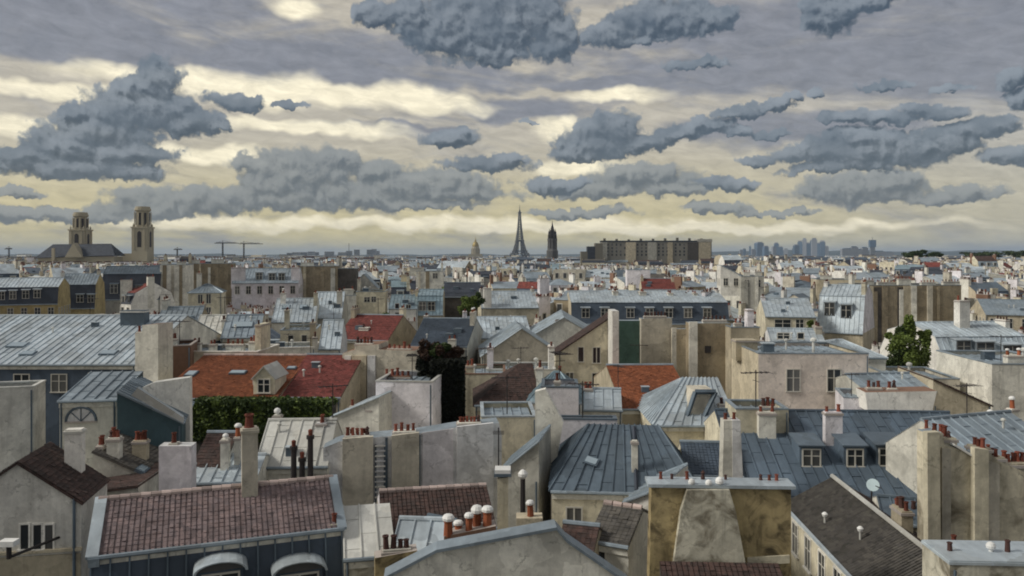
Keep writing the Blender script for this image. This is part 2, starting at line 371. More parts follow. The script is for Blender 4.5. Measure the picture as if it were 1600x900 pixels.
# ---------------------------------------------------------------- building parts
def roofquad(root, A, B, Cc, D, style, sep=True, sp=0.62, name=None):
    A, B, Cc, D = map(Vector, (A, B, Cc, D)); n = nrm([A, B, Cc, D])
    zn = style.startswith(('zinc', 'teal'))
    L = (B-A).length; Lr = (Cc-D).length; hgt = (lerp(A,B,.5)-lerp(D,Cc,.5)).length
    if zn:
        N = max(2, round(max(L, Lr)/sp))
        mbj = MB()
        for i in range(N):
            u0, u1 = i/N, (i+1)/N
            q = [lerp(A,B,u0), lerp(A,B,u1), lerp(D,Cc,u1), lerp(D,Cc,u0)]
            mb = MB() if sep else mbj
            q = [p for k_, p in enumerate(q) if k_ == 0 or (p-q[k_-1]).length > 0.01]
            jt = R.uniform(-0.015, 0.015)
            mb.slab([p+n*jt for p in q], 0.05, style)
            e = (B-A).normalized()*0.035; a_, d_ = lerp(A,B,u0), lerp(D,Cc,u0)
            mb.hexa([a_-e, a_+e, d_+e, d_-e, a_-e*.6+n*.075, a_+e*.6+n*.075, d_+e*.6+n*.075, d_-e*.6+n*.075], style)
            if L > .1 and hgt > 1.6 and len(q) == 4:      # cross joints, staggered
                for vj in range(int(hgt/1.9)+1):
                    v = (vj+.3+.5*(i % 2)+R.uniform(-.06,.06))*1.9/hgt
                    if .05 < v < .95:
                        l_, r_ = lerp(q[0],q[3],v), lerp(q[1],q[2],v); dv = (D-A).normalized()*.03
                        mb.hexa([l_-dv, r_-dv, r_+dv, l_+dv, l_-dv+n*.03, r_-dv+n*.03, r_+dv+n*.02, l_+dv+n*.02], style)
            if sep: part('zinc_panel', mb, root)
        if not sep: part(name or 'roof', mbj, root, kind='stuff')
    else:
        rh = 0.22; cw = 0.20
        mb = MB(); mb.slab([p - n*0.02 for p in (A,B,Cc,D)], 0.10, style)
        nr = max(2, min(60, round(hgt/rh)))
        for j in range(nr):
            v0, v1 = j/nr, min(1.0, (j+1.15)/nr)
            a0, b0, a1, b1 = lerp(A,D,v0), lerp(B,Cc,v0), lerp(A,D,v1), lerp(B,Cc,v1)
            nc = max(1, round((b0-a0).length/cw)) if sep else 1
            for i in range(nc):
                u0, u1 = i/nc + (0.002 if sep else 0), (i+1)/nc - (0.006 if sep else 0)
                if (b0-a0).length < 0.05: continue
                k = R.uniform(0.008, 0.03)*(2.2 if R.random() < .04 else 1)
                p0, p1, p2, p3 = lerp(a0,b0,u0)+n*k, lerp(a0,b0,u1)+n*k, lerp(a1,b1,u1)+n*0.004, lerp(a1,b1,u0)+n*0.004
                mb.poly([p0,p1,p2,p3], style); mb.poly([p0, p0-n*(k+.01), p1-n*(k+.01), p1], style)
        part('roof_tiles' if not style.startswith('slate') else 'roof_slates', mb, root, kind='stuff')

_POT = {}
def pot_mesh(kind):
    if kind in _POT: return _POT[kind]
    mb = MB()
    if kind == 'w':
        mb.lathe([(0.15,0),(0.13,0.42),(0.15,0.46),(0.10,0.5)], 'poto', 10); mb.lathe([(0.19,0.52),(0.20,0.60),(0.14,0.68),(0.05,0.71)], 'capw', 10)
    elif kind == 'm':
        mb.lathe([(0.10,0),(0.10,0.12),(0.21,0.16),(0.22,0.26),(0.16,0.36),(0.05,0.41)], 'capw', 12)
    elif kind == 'b':
        mb.lathe([(0.13,0),(0.15,0.1),(0.11,0.2),(0.11,0.3)], 'potd', 8); mb.lathe([(0.10,0.34),(0.16,0.36),(0.02,0.5)], 'potd', 8); mb.box(-.1,.1,-.01,.01,.28,.38,'iron')
    elif kind == 'd':
        mb.lathe([(0.13,0),(0.11,0.4),(0.14,0.42),(0.14,0.47),(0.09,0.48),(0.08,0.4)], 'potd', 8)
    else:
        mb.lathe([(0.15,0),(0.155,0.05),(0.125,0.08),(0.105,0.40),(0.14,0.43),(0.14,0.48),(0.095,0.485),(0.085,0.38)], 'pot', 8)
    _POT[kind] = mb.mesh('chimney_pot'); return _POT[kind]
def pots(par, pts, kind='r', sc=1.0):
    for (x, y, z) in pts:
        kd = kind
        if kind == 'r': kd = RC.choice('rrrrrrrdb')
        o = link('chimney_pot', pot_mesh(kd), par, loc=(x+R.uniform(-.02,.02), y+R.uniform(-.02,.02), z))
        k = sc*.85*R.uniform(0.85, 1.15); o.scale = (k, k, k*R.uniform(0.85, 1.3)); o.rotation_euler = (R.uniform(-.04,.04), R.uniform(-.04,.04), R.uniform(0,6))
def chimney(root, s, t, ws, wt, z0, z1, n=3, mat='pale', pk='r', cap='mortar', sc=1.0, name='chimney', label=None, mitre=True):
    mb = MB(); hs, ht = ws/2, wt/2
    mb.box(s-hs, s+hs, t-ht, t+ht, z0, z1-0.16, mat)
    mb.box(s-hs-.05, s+hs+.05, t-ht-.05, t+ht+.05, z1-0.16, z1-0.04, cap)
    mb.box(s-hs+.02, s+hs-.02, t-ht+.02, t+ht-.02, z1-0.04, z1+0.03, mat)
    o = part(name, mb, root, label=label)
    if n:
        if ws >= wt: P = [(s-hs+.16+(ws-.32)*(i/(n-1) if n > 1 else .5), t, z1) for i in range(n)]
        else: P = [(s, t-ht+.16+(wt-.32)*(i/(n-1) if n > 1 else .5), z1) for i in range(n)]
        pots(o, P, pk, sc)
    return o
_WIN = {}
def window(root, face, s, z, w, h, W=0, frame='frame', t=0.0, dep=0, shut=False, name='window'):
    key = (round(w,1), round(h,1), frame, shut)
    w, h = max(.3, key[0]), max(.3, key[1])
    if key not in _WIN:
        mb = MB(); e = 0.07; o_ = 0.06
        mb.box(-w/2-e, -w/2, -o_, 0.02, 0, h, frame); mb.box(w/2, w/2+e, -o_, 0.02, 0, h, frame)
        mb.box(-w/2-e, w/2+e, -o_, 0.02, h, h+e, frame); mb.box(-w/2-e-.05, w/2+e+.05, -o_-.07, 0.02, -0.08, 0, frame)
        mb.box(-0.04, 0.04, -0.045, 0.0, 0, h, 'frame') if w > .62 else None
        if w > .75: mb.box(-w/2, -0.04, -0.035, 0.0, h*.62-.025, h*.62+.025, 'frame')
        if w > .75: mb.box(0.04, w/2, -0.035, 0.0, h*.62-.025, h*.62+.025, 'frame')
        if shut:
            mb.box(-w/2-e-.45, -w/2-e, -0.05, 0.0, 0, h, 'zincW'); mb.box(w/2+e, w/2+e+.45, -0.05, 0.0, 0, h, 'zincW')
        pb = MB(); pb.box(-w/2, w/2, -0.02, 0.0, 0, h, 'glass')
        _WIN[key] = (mb.mesh('window'), pb.mesh('pane'))
    loc, rz = {'f': ((s, t-.005, z), 0), 'r': ((W+.005, s, z), math.pi/2), 'l': ((-.005, s, z), -math.pi/2)}[face]
    o = link(name, _WIN[key][0], root, loc=loc, rz=rz); link('pane', _WIN[key][1], o)
    return o
def dormer(root, s, t, z, w, h, back=1.6, mat='slate', hood='zinc', front='frame', arch=False):
    mb = MB(); o_ = 0.04
    mb.box(s-w/2-.12, s+w/2+.12, t, t+back, z-.3, z+h, mat)
    d = part('dormer', mb, root)
    hb = MB()
    if arch:
        n = 10; R0 = w/2+.30; k = 0.42; R1 = R0-.09
        arc = lambda r_, i: (s+r_*math.cos(math.pi*i/n), z+h-.05+r_*k*math.sin(math.pi*i/n))
        for i in range(n): hb.extr([arc(R0,i), arc(R0,i+1), arc(R1,i+1), arc(R1,i)], t-.30, t+back+.25, hood)
        hb.extr([arc(R1,i) for i in range(n+1)], t-.02, t+.1, 'framed')
    else:
        hb.slab([(s-w/2-.22,t-.15,z+h+.02),(s+w/2+.22,t-.15,z+h+.02),(s+w/2+.22,t+back+.3,z+h+.30),(s-w/2-.22,t+back+.3,z+h+.30)], 0.09, hood)
    part('dormer_roof', hb, d)
    window(d, 'f', s, z, w-.15, h-.22, t=t-.002, frame=front)
    return d
def skylight(root, fr, px, py, A, n, w, h, up):
    p = fr.on(px, py, A, n); side = up.cross(n).normalized()
    mb = MB(); c = [p - side*w/2 - up*h/2, p + side*w/2 - up*h/2, p + side*w/2 + up*h/2, p - side*w/2 + up*h/2]
    mb.slab([q + n*.12 for q in c], .16, 'zincD'); o = part('skylight', mb, root)
    e = .08; c2 = [c[0]+side*e+up*e, c[1]-side*e+up*e, c[2]-side*e-up*e, c[3]+side*e-up*e]
    pb = MB(); pb.slab([q + n*.15 for q in c2], .04, 'skylight_glass'); part('pane', pb, o)
    return o

_AE = []
def aerial(root, x, y, z, h):
    if not _AE:
        mb = MB(); mb.beam((0,0,0),(0,0,1.0),.018,'iron',5)
        for i in range(6): mb.beam((-.30+.02*i,-.42+i*.17,.93),(.30-.02*i,-.42+i*.17,.93),.009,'iron',3)
        mb.beam((0,-.45,.93),(0,.5,.93),.013,'iron',4); mb.beam((-.2,0,.72),(.2,0,.72),.01,'iron',3); _AE.append(mb.mesh('tv_aerial'))
    o = link('tv_aerial', _AE[0], root, loc=(x, y, z), rz=RC.uniform(0, 6)); o.scale = (h*.8, h*.8, h)
_VE = []
def vent(root, x, y, z, k=1.0):
    if not _VE:
        mb = MB(); mb.lathe([(.06,-.3),(.06,.34),(.13,.36),(.13,.44),(.05,.5)],'zincW',8); _VE.append(mb.mesh('roof_vent'))
        mb = MB(); mb.box(-.28,.28,-.2,.2,-.2,.32,'zincD'); mb.box(-.33,.33,-.25,.25,.32,.37,'zincL'); _VE.append(mb.mesh('roof_vent'))
    o = link('roof_vent', _VE[RC.choice((0,0,1))], root, loc=(x, y, z)); o.scale = (k, k, k)
def clutter(root, w, D, zE, r, roof, rm, d, kw):
    if d > 70 and roof in ('gx', 'mans', 'hip', 'flat') and w > 4:
        zr = zE + r + (kw.get('h1', 2.5) if roof == 'mans' else 0)
        for sx in (0.3, w-0.3):
            if RC.random() < .65: chimney(root, sx, D*RC.uniform(.3,.6), .55, RC.uniform(1.2,2.6), zE-.5, zr+RC.uniform(.2,1.0), RC.randint(2,6), RC.choice(['pale','beige','white','bandtan','cream','lav']), RC.choice(['r','d','r','w']), sc=.8)
        if roof == 'gx' and RC.random() < .6:
            for _ in range(RC.randint(1,2)):
                k = RC.uniform(.2,.55); x = RC.uniform(.2,.8)*w; y = kw.get('rt',.5)*D*k; mb = MB(); mb.box(x-.5,x+.5,y-.1,y+.9,zE+r*k-.3,zE+r*k+.5,'zincD'); o = part('roof_hatch', mb, root); mb = MB(); mb.box(x-.42,x+.42,y-.13,y+.8,zE+r*k+.5,zE+r*k+.54,'skylight_glass'); part('pane', mb, o)
    if d > 150: return
    pb = MB()
    for x in (.12, w-.12):
        if RC.random() < .6:
            pb.beam((x,-.09,zE-.15),(x,-.09,max(2,zE-12)),.05,'zincD',6); part('drainpipe', pb, root); pb = MB()
    if roof in ('gx','hip','mf','mans','gy','mr','ml') and d < 110:
        mb = MB(); mb.box(.0,w,-.10,-.003,zE-.42,zE-.16,'pale') if roof not in ('gy','mr','ml') else mb.box(.0,w,-.06,-.003,zE-3.3,zE-3.18,'mortar'); part('cornice', mb, root)
    if d < 36: return
    n = RC.randint(1, 3) if w*D > 20 else 0
    for _ in range(n):
        x = RC.uniform(.2,.8)*w
        if roof in ('gx','mf'):
            yy = kw.get('rt', .5)*D if roof == 'gx' else D; k = RC.uniform(.25,.85); vent(root, x, yy*k, zE+r*k+.05)
        elif roof == 'flat': vent(root, x, RC.uniform(.35,.7)*D, zE-.1, RC.uniform(1,2.2))
    if RC.random() < .55:
        zr = zE+r*(.95 if roof in ('gx','mans') else .4)+(kw.get('h1',2.5) if roof == 'mans' else 0)
        y = kw.get('rt',.5)*D if roof in ('gx','mans','hip') else D*.5
        x = RC.choice((.06,.94,.5))*w if roof in ('gx','mans') else w*.5
        if roof in ('gx','mans','flat'): aerial(root, x, y, zr-.05 if roof != 'flat' else zE-.3, RC.uniform(1.4,2.6))
REG = []
def reg(x0, x1, y0, y1, d): REG.append((x0, x1, y0, y1, d))

def shape(kind, w, D, z, r, rt=.5, inl=None, inr=None, m=1.0, h1=2.5, rs=.5, o=.15):
    """roof planes [(A,B,C,D,tag)] and wall polygons closing the gables"""
    Q, P = [], []
    if kind == 'gx':
        y = rt*D; dz = r*o/max(y, .1)
        Q = [((0,-o,z-dz),(w,-o,z-dz),(w,y,z+r),(0,y,z+r),'front'), ((w,D+o,z-dz),(0,D+o,z-dz),(0,y,z+r),(w,y,z+r),'back')]
        P = [[(0,0,z),(0,y,z+r),(0,D,z)], [(w,0,z),(w,D,z),(w,y,z+r)]]
    elif kind == 'gy':
        x = rs*w; dz = r*o/max(x, .1)
        Q = [((-o,D,z-dz),(-o,-o,z-dz),(x,-o,z+r),(x,D,z+r),'left'), ((w+o,-o,z-dz),(w+o,D,z-dz),(x,D,z+r),(x,-o,z+r),'right')]
        P = [[(0,0,z),(w,0,z),(x,0,z+r)], [(0,D,z),(x,D,z+r),(w,D,z)]]
    elif kind == 'mf':
        Q = [((0,-o,z-.03),(w,-o,z-.03),(w,D,z+r),(0,D,z+r),'front')]
        P = [[(0,0,z),(0,D,z+r),(0,D,z)], [(w,0,z),(w,D,z),(w,D,z+r)], [(0,D,z),(w,D,z),(w,D,z+r),(0,D,z+r)]]
    elif kind == 'ml':
        Q = [((-o,D,z-.03),(-o,-o,z-.03),(w,-o,z+r),(w,D,z+r),'left')]
        P = [[(0,0,z),(w,0,z),(w,0,z+r)], [(0,D,z),(w,D,z+r),(w,D,z)], [(w,0,z),(w,D,z),(w,D,z+r),(w,0,z+r)]]
    elif kind == 'mr':
        Q = [((w+o,-o,z-.03),(w+o,D,z-.03),(0,D,z+r),(0,-o,z+r),'right')]
        P = [[(0,0,z),(w,0,z),(0,0,z+r)], [(0,D,z),(0,D,z+r),(w,D,z)], [(0,0,z),(0,0,z+r),(0,D,z+r),(0,D,z)]]
    elif kind == 'hip':
        a = inl if inl is not None else min(w, D)*.45; b_ = inr if inr is not None else min(w, D)*.45
        y = rt*D; e, f_ = (a, y, z+r), (max(w-b_, a+.1), y, z+r)
        Q = [((-o,-o,z-.03),(w+o,-o,z-.03),f_,e,'front'), ((w+o,D+o,z-.03),(-o,D+o,z-.03),e,f_,'back'),
             ((-o,D+o,z-.03),(-o,-o,z-.03),e,e,'left'), ((w+o,-o,z-.03),(w+o,D+o,z-.03),f_,f_,'right')]
    elif kind == 'mans':
        z1, y = z+h1, D/2
        Q = [((0,-.05,z),(w,-.05,z),(w,m,z1),(0,m,z1),'steep'), ((w,D+.05,z),(0,D+.05,z),(0,D-m,z1),(w,D-m,z1),'steepb'),
             ((0,m-.12,z1+.02),(w,m-.12,z1+.02),(w,y,z1+r),(0,y,z1+r),'front'), ((w,D-m+.12,z1+.02),(0,D-m+.12,z1+.02),(0,y,z1+r),(w,y,z1+r),'back')]
        P = [[(0,0,z),(0,m,z1),(0,y,z1+r),(0,D-m,z1),(0,D,z)], [(w,0,z),(w,D,z),(w,D-m,z1),(w,y,z1+r),(w,m,z1)]]
    elif kind == 'flat':
        Q = [((.2,.2,z-.3),(w-.2,.2,z-.3),(w-.2,D-.2,z-.3),(.2,D-.2,z-.3),'flat')]
    return Q, P

def walls(mb, w, D, z, wm, side=None):
    sm = side or wm
    mb.poly([(0,0,0),(w,0,0),(w,0,z),(0,0,z)], wm); mb.poly([(w,0,0),(w,D,0),(w,D,z),(w,0,z)], sm)
    mb.poly([(w,D,0),(0,D,0),(0,D,z),(w,D,z)], wm); mb.poly([(0,D,0),(0,0,0),(0,0,z),(0,D,z)], sm)

def house(name, label, x0, x1, yE, d, D, roof='gx', r=1.5, ang=None, k=.6, wall='pale', side=None, rm='zinc', low='slate',
          wins=(), rwins=(), lwins=(), rows=0, ch=(), dor=(), sky=(), sep=True, y1=None, cat='building', coping='zinc', ridge=None, gutter=True, gable=None, frame='frame', **kw):
    xc = (x0+x1)/2
    if ang is None: ang = -k*math.atan((xc-800)/F)
    f = Fr(x0, x1, d, ang); w = f.w
    _, zE = f.at(xc, yE)
    root = thing(name, label, cat, (f.P0.x, f.P0.y, 0), ang)
    Q, P = shape(roof, w, D, zE, r, **kw)
    mb = MB(); walls(mb, w, D, zE, wall, side)
    for p in P: mb.poly(p, gable or side or wall)
    part('wall', mb, root)
    for (A, B, Cc, Dd, tag) in Q:
        st = low if tag.startswith('steep') else rm
        roofquad(root, A, B, Cc, Dd, st, sep and tag not in ('back', 'steepb', 'flat'))
    if roof == 'flat':
        pb = MB(); e = .2
        pb.box(-.03,w+.03,-.03,e,zE,zE+.09,coping); pb.box(-.03,w+.03,D-e,D+.03,zE,zE+.09,coping)
        pb.box(-.03,e,e,D-e,zE,zE+.09,coping); pb.box(w-e,w+.03,e,D-e,zE,zE+.09,coping)
        part('coping', pb, root)
    elif roof in ('gx', 'mf', 'hip', 'mans') and gutter:
        gb = MB(); gb.beam((-.05,-.18,zE-.06),(w+.05,-.18,zE-.06),.085,'zinc',6); part('gutter', gb, root)
    if roof in ('gx', 'mans'):
        y = (kw.get('rt', .5))*D; zr = zE + r + (kw.get('h1', 2.5) if roof == 'mans' else 0)
        if ridge == 'tiles':
            rb = MB(); rb.beam((0,0,0),(.36,0,0),.13,'ridge',8,.11); me = rb.mesh('ridge_tile'); n = int(w/.36)
            for i in range(n): link('ridge_tile', me, root, loc=(i*w/n, y, zr+.01))
        else:
            rb = MB(); rb.beam((-.02,y,zr+.03),(w+.02,y,zr+.03),.10,rm if rm.startswith('zinc') else 'zinc',6); part('ridge_cap', rb, root)
    for q in wins:
        (sa, za), (sb, zb) = f.at(q[0], q[3]), f.at(q[2], q[1]); window(root, 'f', (sa+sb)/2, za, max(.3, sb-sa-.1), max(.4, zb-za), frame=frame, shut=(len(q) > 4))
    for j in range(rows):
        n = max(1, int(w/2.2))
        for i in range(n):
            window(root, 'f', (i+.5)*w/n, zE-2.3-j*2.9, .95, 1.6, frame=frame)
        ns = max(1, int(D/2.6))
        for i in range(ns):
            if xc > 800: window(root, 'l', (i+.5)*D/ns, zE-2.3-j*2.9, .9, 1.5, frame=frame)
            else: window(root, 'r', (i+.5)*D/ns, zE-2.3-j*2.9, .9, 1.5, W=w, frame=frame)
    for (t, z, ww, hh) in rwins: window(root, 'r', t, zE-z, ww, hh, W=w)
    for (t, z, ww, hh) in lwins: window(root, 'l', t, zE-z, ww, hh)
    for c in ch:                                # (px0, px1, ytop, t, npots[, depth, kind, mat])
        c = list(c) + [None]*(9-len(c))
        sa, z1 = f.at(c[0], c[2], c[3]); sb, _ = f.at(c[1], c[2], c[3])
        wt = c[5] or .5
        chimney(root, (sa+sb)/2, c[3]+wt/2+(.03 if c[3] > -.3 else -.1), max(.3, sb-sa), wt, zE-1.2, z1, c[4], c[7] or 'pale', c[6] or 'r', sc=c[8] or 1.0)
    for q in dor:                               # (px centre, py sill, w, h, plane index[, arch])
        q = list(q) + [False]*(6-len(q))
        A, B, Cc, Dd, _t = Q[q[4]]; n = nrm([A, B, Cc, Dd]); p = f.on(q[0], q[1], A, n)
        dormer(root, p.x, p.y+.02, p.z, q[2], q[3], mat=low if roof == 'mans' else rm, hood=rm if rm != 'zincS' else 'zincD', arch=q[5], front=frame)
    for q in sky:                               # (px, py, w, h, plane index)
        A, B, Cc, Dd, _t = Q[q[4]]; n = nrm([A, B, Cc, Dd]); up = (Vector(Dd)-Vector(A)).normalized() if q[4] != 9 else None
        up = (up - n*up.dot(n)).normalized(); skylight(root, f, q[0], q[1], A, n, q[2], q[3], up)
    clutter(root, w, D, zE, r, roof, rm, d, kw)
    if name == 'party_wall_building':
        x = w*.1
        while x < w*.85:
            bw = RC.uniform(.4, 1.1); mb = MB(); zt = zE-.02-RC.uniform(0,1.2)*(RC.random() < .4)
            mb.box(x, x+bw, -RC.uniform(.08,.3), -.003, 1.5, zt, RC.choice([wall, 'beige', 'bandtan', 'tan', 'pale', wall])); part('flue', mb, root); x += bw+RC.uniform(.8, 3.5)
    ext = r + (kw.get('h1', 2.5) if roof == 'mans' else 0)
    reg(x0-3, x1+3, yE - ext*F/d - 4, y1 if y1 else yE+60, d)
    root['_'] = 0; del root['_']
    return root, f, zE, Q

def wallp(name, label, pts, d, th, mat, ang=None, k=.6, top='zinc', cat='wall', y1=None, pname='wall', body=None):
    """a wall whose outline (picture points) stands on a vertical plane, with real thickness"""
    x0, x1 = min(p[0] for p in pts), max(p[0] for p in pts); xc = (x0+x1)/2
    if ang is None: ang = -k*math.atan((xc-800)/F)
    f = Fr(x0, x1, d, ang); root = thing(name, label, cat, (f.P0.x, f.P0.y, 0), ang)
    pl = [f.at(*p) for p in pts]
    mb = MB(); mb.extr(pl, 0, th, mat, top); part(pname, mb, root)
    reg(x0, x1, min(p[1] for p in pts), y1 or (min(p[1] for p in pts)+60), d)
    return root, f
def band(root, f, pts, proud, mat, name='flue', t=0.0, top=None):
    mb = MB(); mb.extr([f.at(*p, -proud+t) for p in pts], -proud+t, t-.003, mat, top); return part(name, mb, root)
def potrow(root, f, px0, px1, py, t, n, kind='r', mat='pale', sc=1.0, wt=.45, base=.35):
    sa, z = f.at(px0, py, t); sb, _ = f.at(px1, py, t)
    return chimney(root, (sa+sb)/2, t+wt/2, abs(sb-sa)+.2, wt, z-base, z, n, mat, kind, sc=sc)

# ---------------------------------------------------------------- ground, far hills
gm = MB(); gm.poly([(-30000,-3000,0),(30000,-3000,0),(30000,40000,0),(-30000,40000,0)], 'asphalt'); part('ground', gm, None, kind='structure')
def hill(name, px0, px1, ys, d, dep):
    mb = MB(); n = len(ys)-1; X = [((px0+(px1-px0)*i/n)-800)*d/F for i in range(n+1)]
    Z = [max(1, H-(y-400)*d/F) for y in ys]
    for i in range(n):
        for j in range(6):
            a0, a1 = j/6, (j+1)/6; g0, g1 = math.sin(a0*math.pi), math.sin(a1*math.pi)
            P = lambda ii, a, g_: (X[ii]*(1+a*dep/d), d+a*dep, Z[ii]*g_*(1+.04*math.sin(ii*2.1+a*7)) if 0 < a < 1 else -1)
            mb.poly([P(i,a0,g0), P(i+1,a0,g0), P(i+1,a1,g1), P(i,a1,g1)], 'hillm')
    o = part(name, mb, None, kind='structure')
    for p in o.data.polygons: p.use_smooth = True
    return o
ry = random.Random(3)
hill('hills', -300, 620, [398+ry.uniform(-1.5,1)-(1.5 if 8 < i < 22 else 0) for i in range(31)], 9000, 2500)
hill('hills', 560, 1150, [397+ry.uniform(-1,1) for i in range(25)], 11000, 2500)
hill('hills', 1080, 2000, [391+ry.uniform(-2,1.5) for i in range(31)], 10000, 2500)

plain('blockw', (0.24,0.23,0.20), 0.85)
# ---------------------------------------------------------------- landmarks
def box_tower(mb, x, y, w, D, z0, z1, m): mb.box(x-w/2, x+w/2, y, y+D, z0, z1, m)
# lattice tower
d = 4584.0; root = thing('lattice_tower', 'tall tapering iron lattice tower alone against the sky behind the rooftops', 'tower', ((812-800)*d/F, d, 0), math.radians(12))
def leg_off(z):      # half spacing of the legs at height z
    T = [(0,62),(57,33),(115,19),(190,10),(276,4.5)]
    for (a, x), (b_, y) in zip(T, T[1:]):
        if z <= b_: return x + (y-x)*(z-a)/(b_-a)
    return 4
for sx in (-1, 1):
    for sy in (-1, 1):
        mb = MB(); zs = [0,14,28,42,57,72,86,100,115]
        for a, b_ in zip(zs, zs[1:]):
            for ox, oy in ((0,0),(-1,0),(0,-1),(-1,-1)):
                wa, wb = 25*(1-a/190), 25*(1-b_/190)
                pa = lambda z, w_, ox=ox, oy=oy: (sx*(leg_off(z)+ox*w_), sy*(leg_off(z)+oy*w_), z)
                mb.beam(pa(a, wa), pa(b_, wb), 2.4*(1-a/260), 'eiffel', 4)
                oo = {(0,0):(-1,0),(-1,0):(-1,-1),(-1,-1):(0,-1),(0,-1):(0,0)}[(ox,oy)]
                q = (sx*(leg_off(b_)+oo[0]*wb), sy*(leg_off(b_)+oo[1]*wb), b_); q2 = (sx*(leg_off(a)+oo[0]*wa), sy*(leg_off(a)+oo[1]*wa), a)
                mb.beam(pa(a, wa), q, 1.2, 'eiffel', 4); mb.beam(q2, pa(b_, wb), 1.2, 'eiffel', 4)
        part('leg', mb, root)
for z, h_, e in ((57,6,5),(115,5,4),(276,6,4)):
    w_ = leg_off(z)+e; mb = MB(); mb.box(-w_, w_, -w_, w_, z, z+h_, 'eiffel'); part('platform', mb, root)
mb = MB(); zs = [118+ i*(276-118)/16 for i in range(17)]
for a, b_ in zip(zs, zs[1:]):
    wa, wb = leg_off(a), leg_off(b_)
    cs = [(-1,-1),(1,-1),(1,1),(-1,1)]
    for i in range(4):
        p, q = cs[i], cs[(i+1) % 4]
        mb.beam((p[0]*wa,p[1]*wa,a), (p[0]*wb,p[1]*wb,b_), 2.3, 'eiffel'); mb.beam((p[0]*wa,p[1]*wa,a), (q[0]*wb,q[1]*wb,b_), 1.3, 'eiffel'); mb.beam((q[0]*wa,q[1]*wa,a), (p[0]*wb,p[1]*wb,b_), 1.3, 'eiffel')
part('shaft', mb, root, kind='stuff')
mb = MB(); mb.lathe([(5,282),(5.5,288),(3,294),(1.6,298),(1.2,324),(.4,326)], 'eiffel', 8); part('mast', mb, root)
for s_ in range(4):
    mb = MB(); pr = None
    for i in range(9):
        a = math.pi*i/8; p = Vector((-38*math.cos(a), -50+ 0, 12+38*math.sin(a)))
        p.rotate(Matrix.Rotation(s_*math.pi/2, 3, 'Z'))
        if pr is not None: mb.beam(pr, p, 2.0, 'eiffel')
        pr = p
    part('arch', mb, root)

# golden dome
d = 3364.0; root = thing('domed_church', 'church with a ribbed golden dome and slender lantern left of the iron tower', 'church', ((743-800)*d/F, d, 0))
mb = MB(); mb.box(-28,28,-28,28,0,40,'stone'); part('nave', mb, root)
mb = MB(); mb.lathe([(16,38),(16,62),(17,63),(17,65),(14.5,66),(14.5,72)], 'stone', 20); dr = part('drum', mb, root)
for i in range(12):
    a = math.pi*2*i/12; mb = MB(); mb.beam((17.2*math.cos(a),17.2*math.sin(a),40),(17.2*math.cos(a),17.2*math.sin(a),62),1.3,'stone',6); part('column', mb, dr)
mb = MB(); mb.lathe([(14,72),(13.6,77),(12,82),(9.4,87),(6,91),(3.6,93)], 'gold', 20); part('dome', mb, root)
mb = MB(); mb.lathe([(3.6,93),(3.4,100),(2.6,101),(1.2,104),(.3,113),(.1,114)], 'gold', 10); part('lantern', mb, root)

# dark spire
d = 1250.0; root = thing('church_spire', 'dark pointed church spire wrapped in pinnacles right of the iron tower', 'church', ((863-800)*d/F, d, 0))
mb = MB(); mb.lathe([(9,0),(9,40),(7.6,42),(7.2,54),(7.6,55),(7.6,59)], 'framed', 8); part('belfry', mb, root)
mb = MB(); mb.lathe([(6.4,55),(5.6,60),(4.6,66),(2.9,73),(1.2,80),(.2,85)], 'iron', 8); mb.beam((0,0,83),(0,0,87),.22,'iron'); mb.beam((-.9,0,85.3),(.9,0,85.3),.2,'iron'); part('spire', mb, root)
for i in range(8):
    a = math.pi*2*i/8+.3; mb = MB(); mb.lathe([(1.3,44),(1.3,62),(.15,71)], 'iron', 5, (6.2*math.cos(a),6.2*math.sin(a),0)); part('pinnacle', mb, root)
for i in range(6):
    a = math.pi*2*i/6; mb = MB(); mb.lathe([(.9,66),(.9,70),(.12,75)], 'iron', 5, (4.4*math.cos(a),4.4*math.sin(a),0)); part('pinnacle', mb, root)

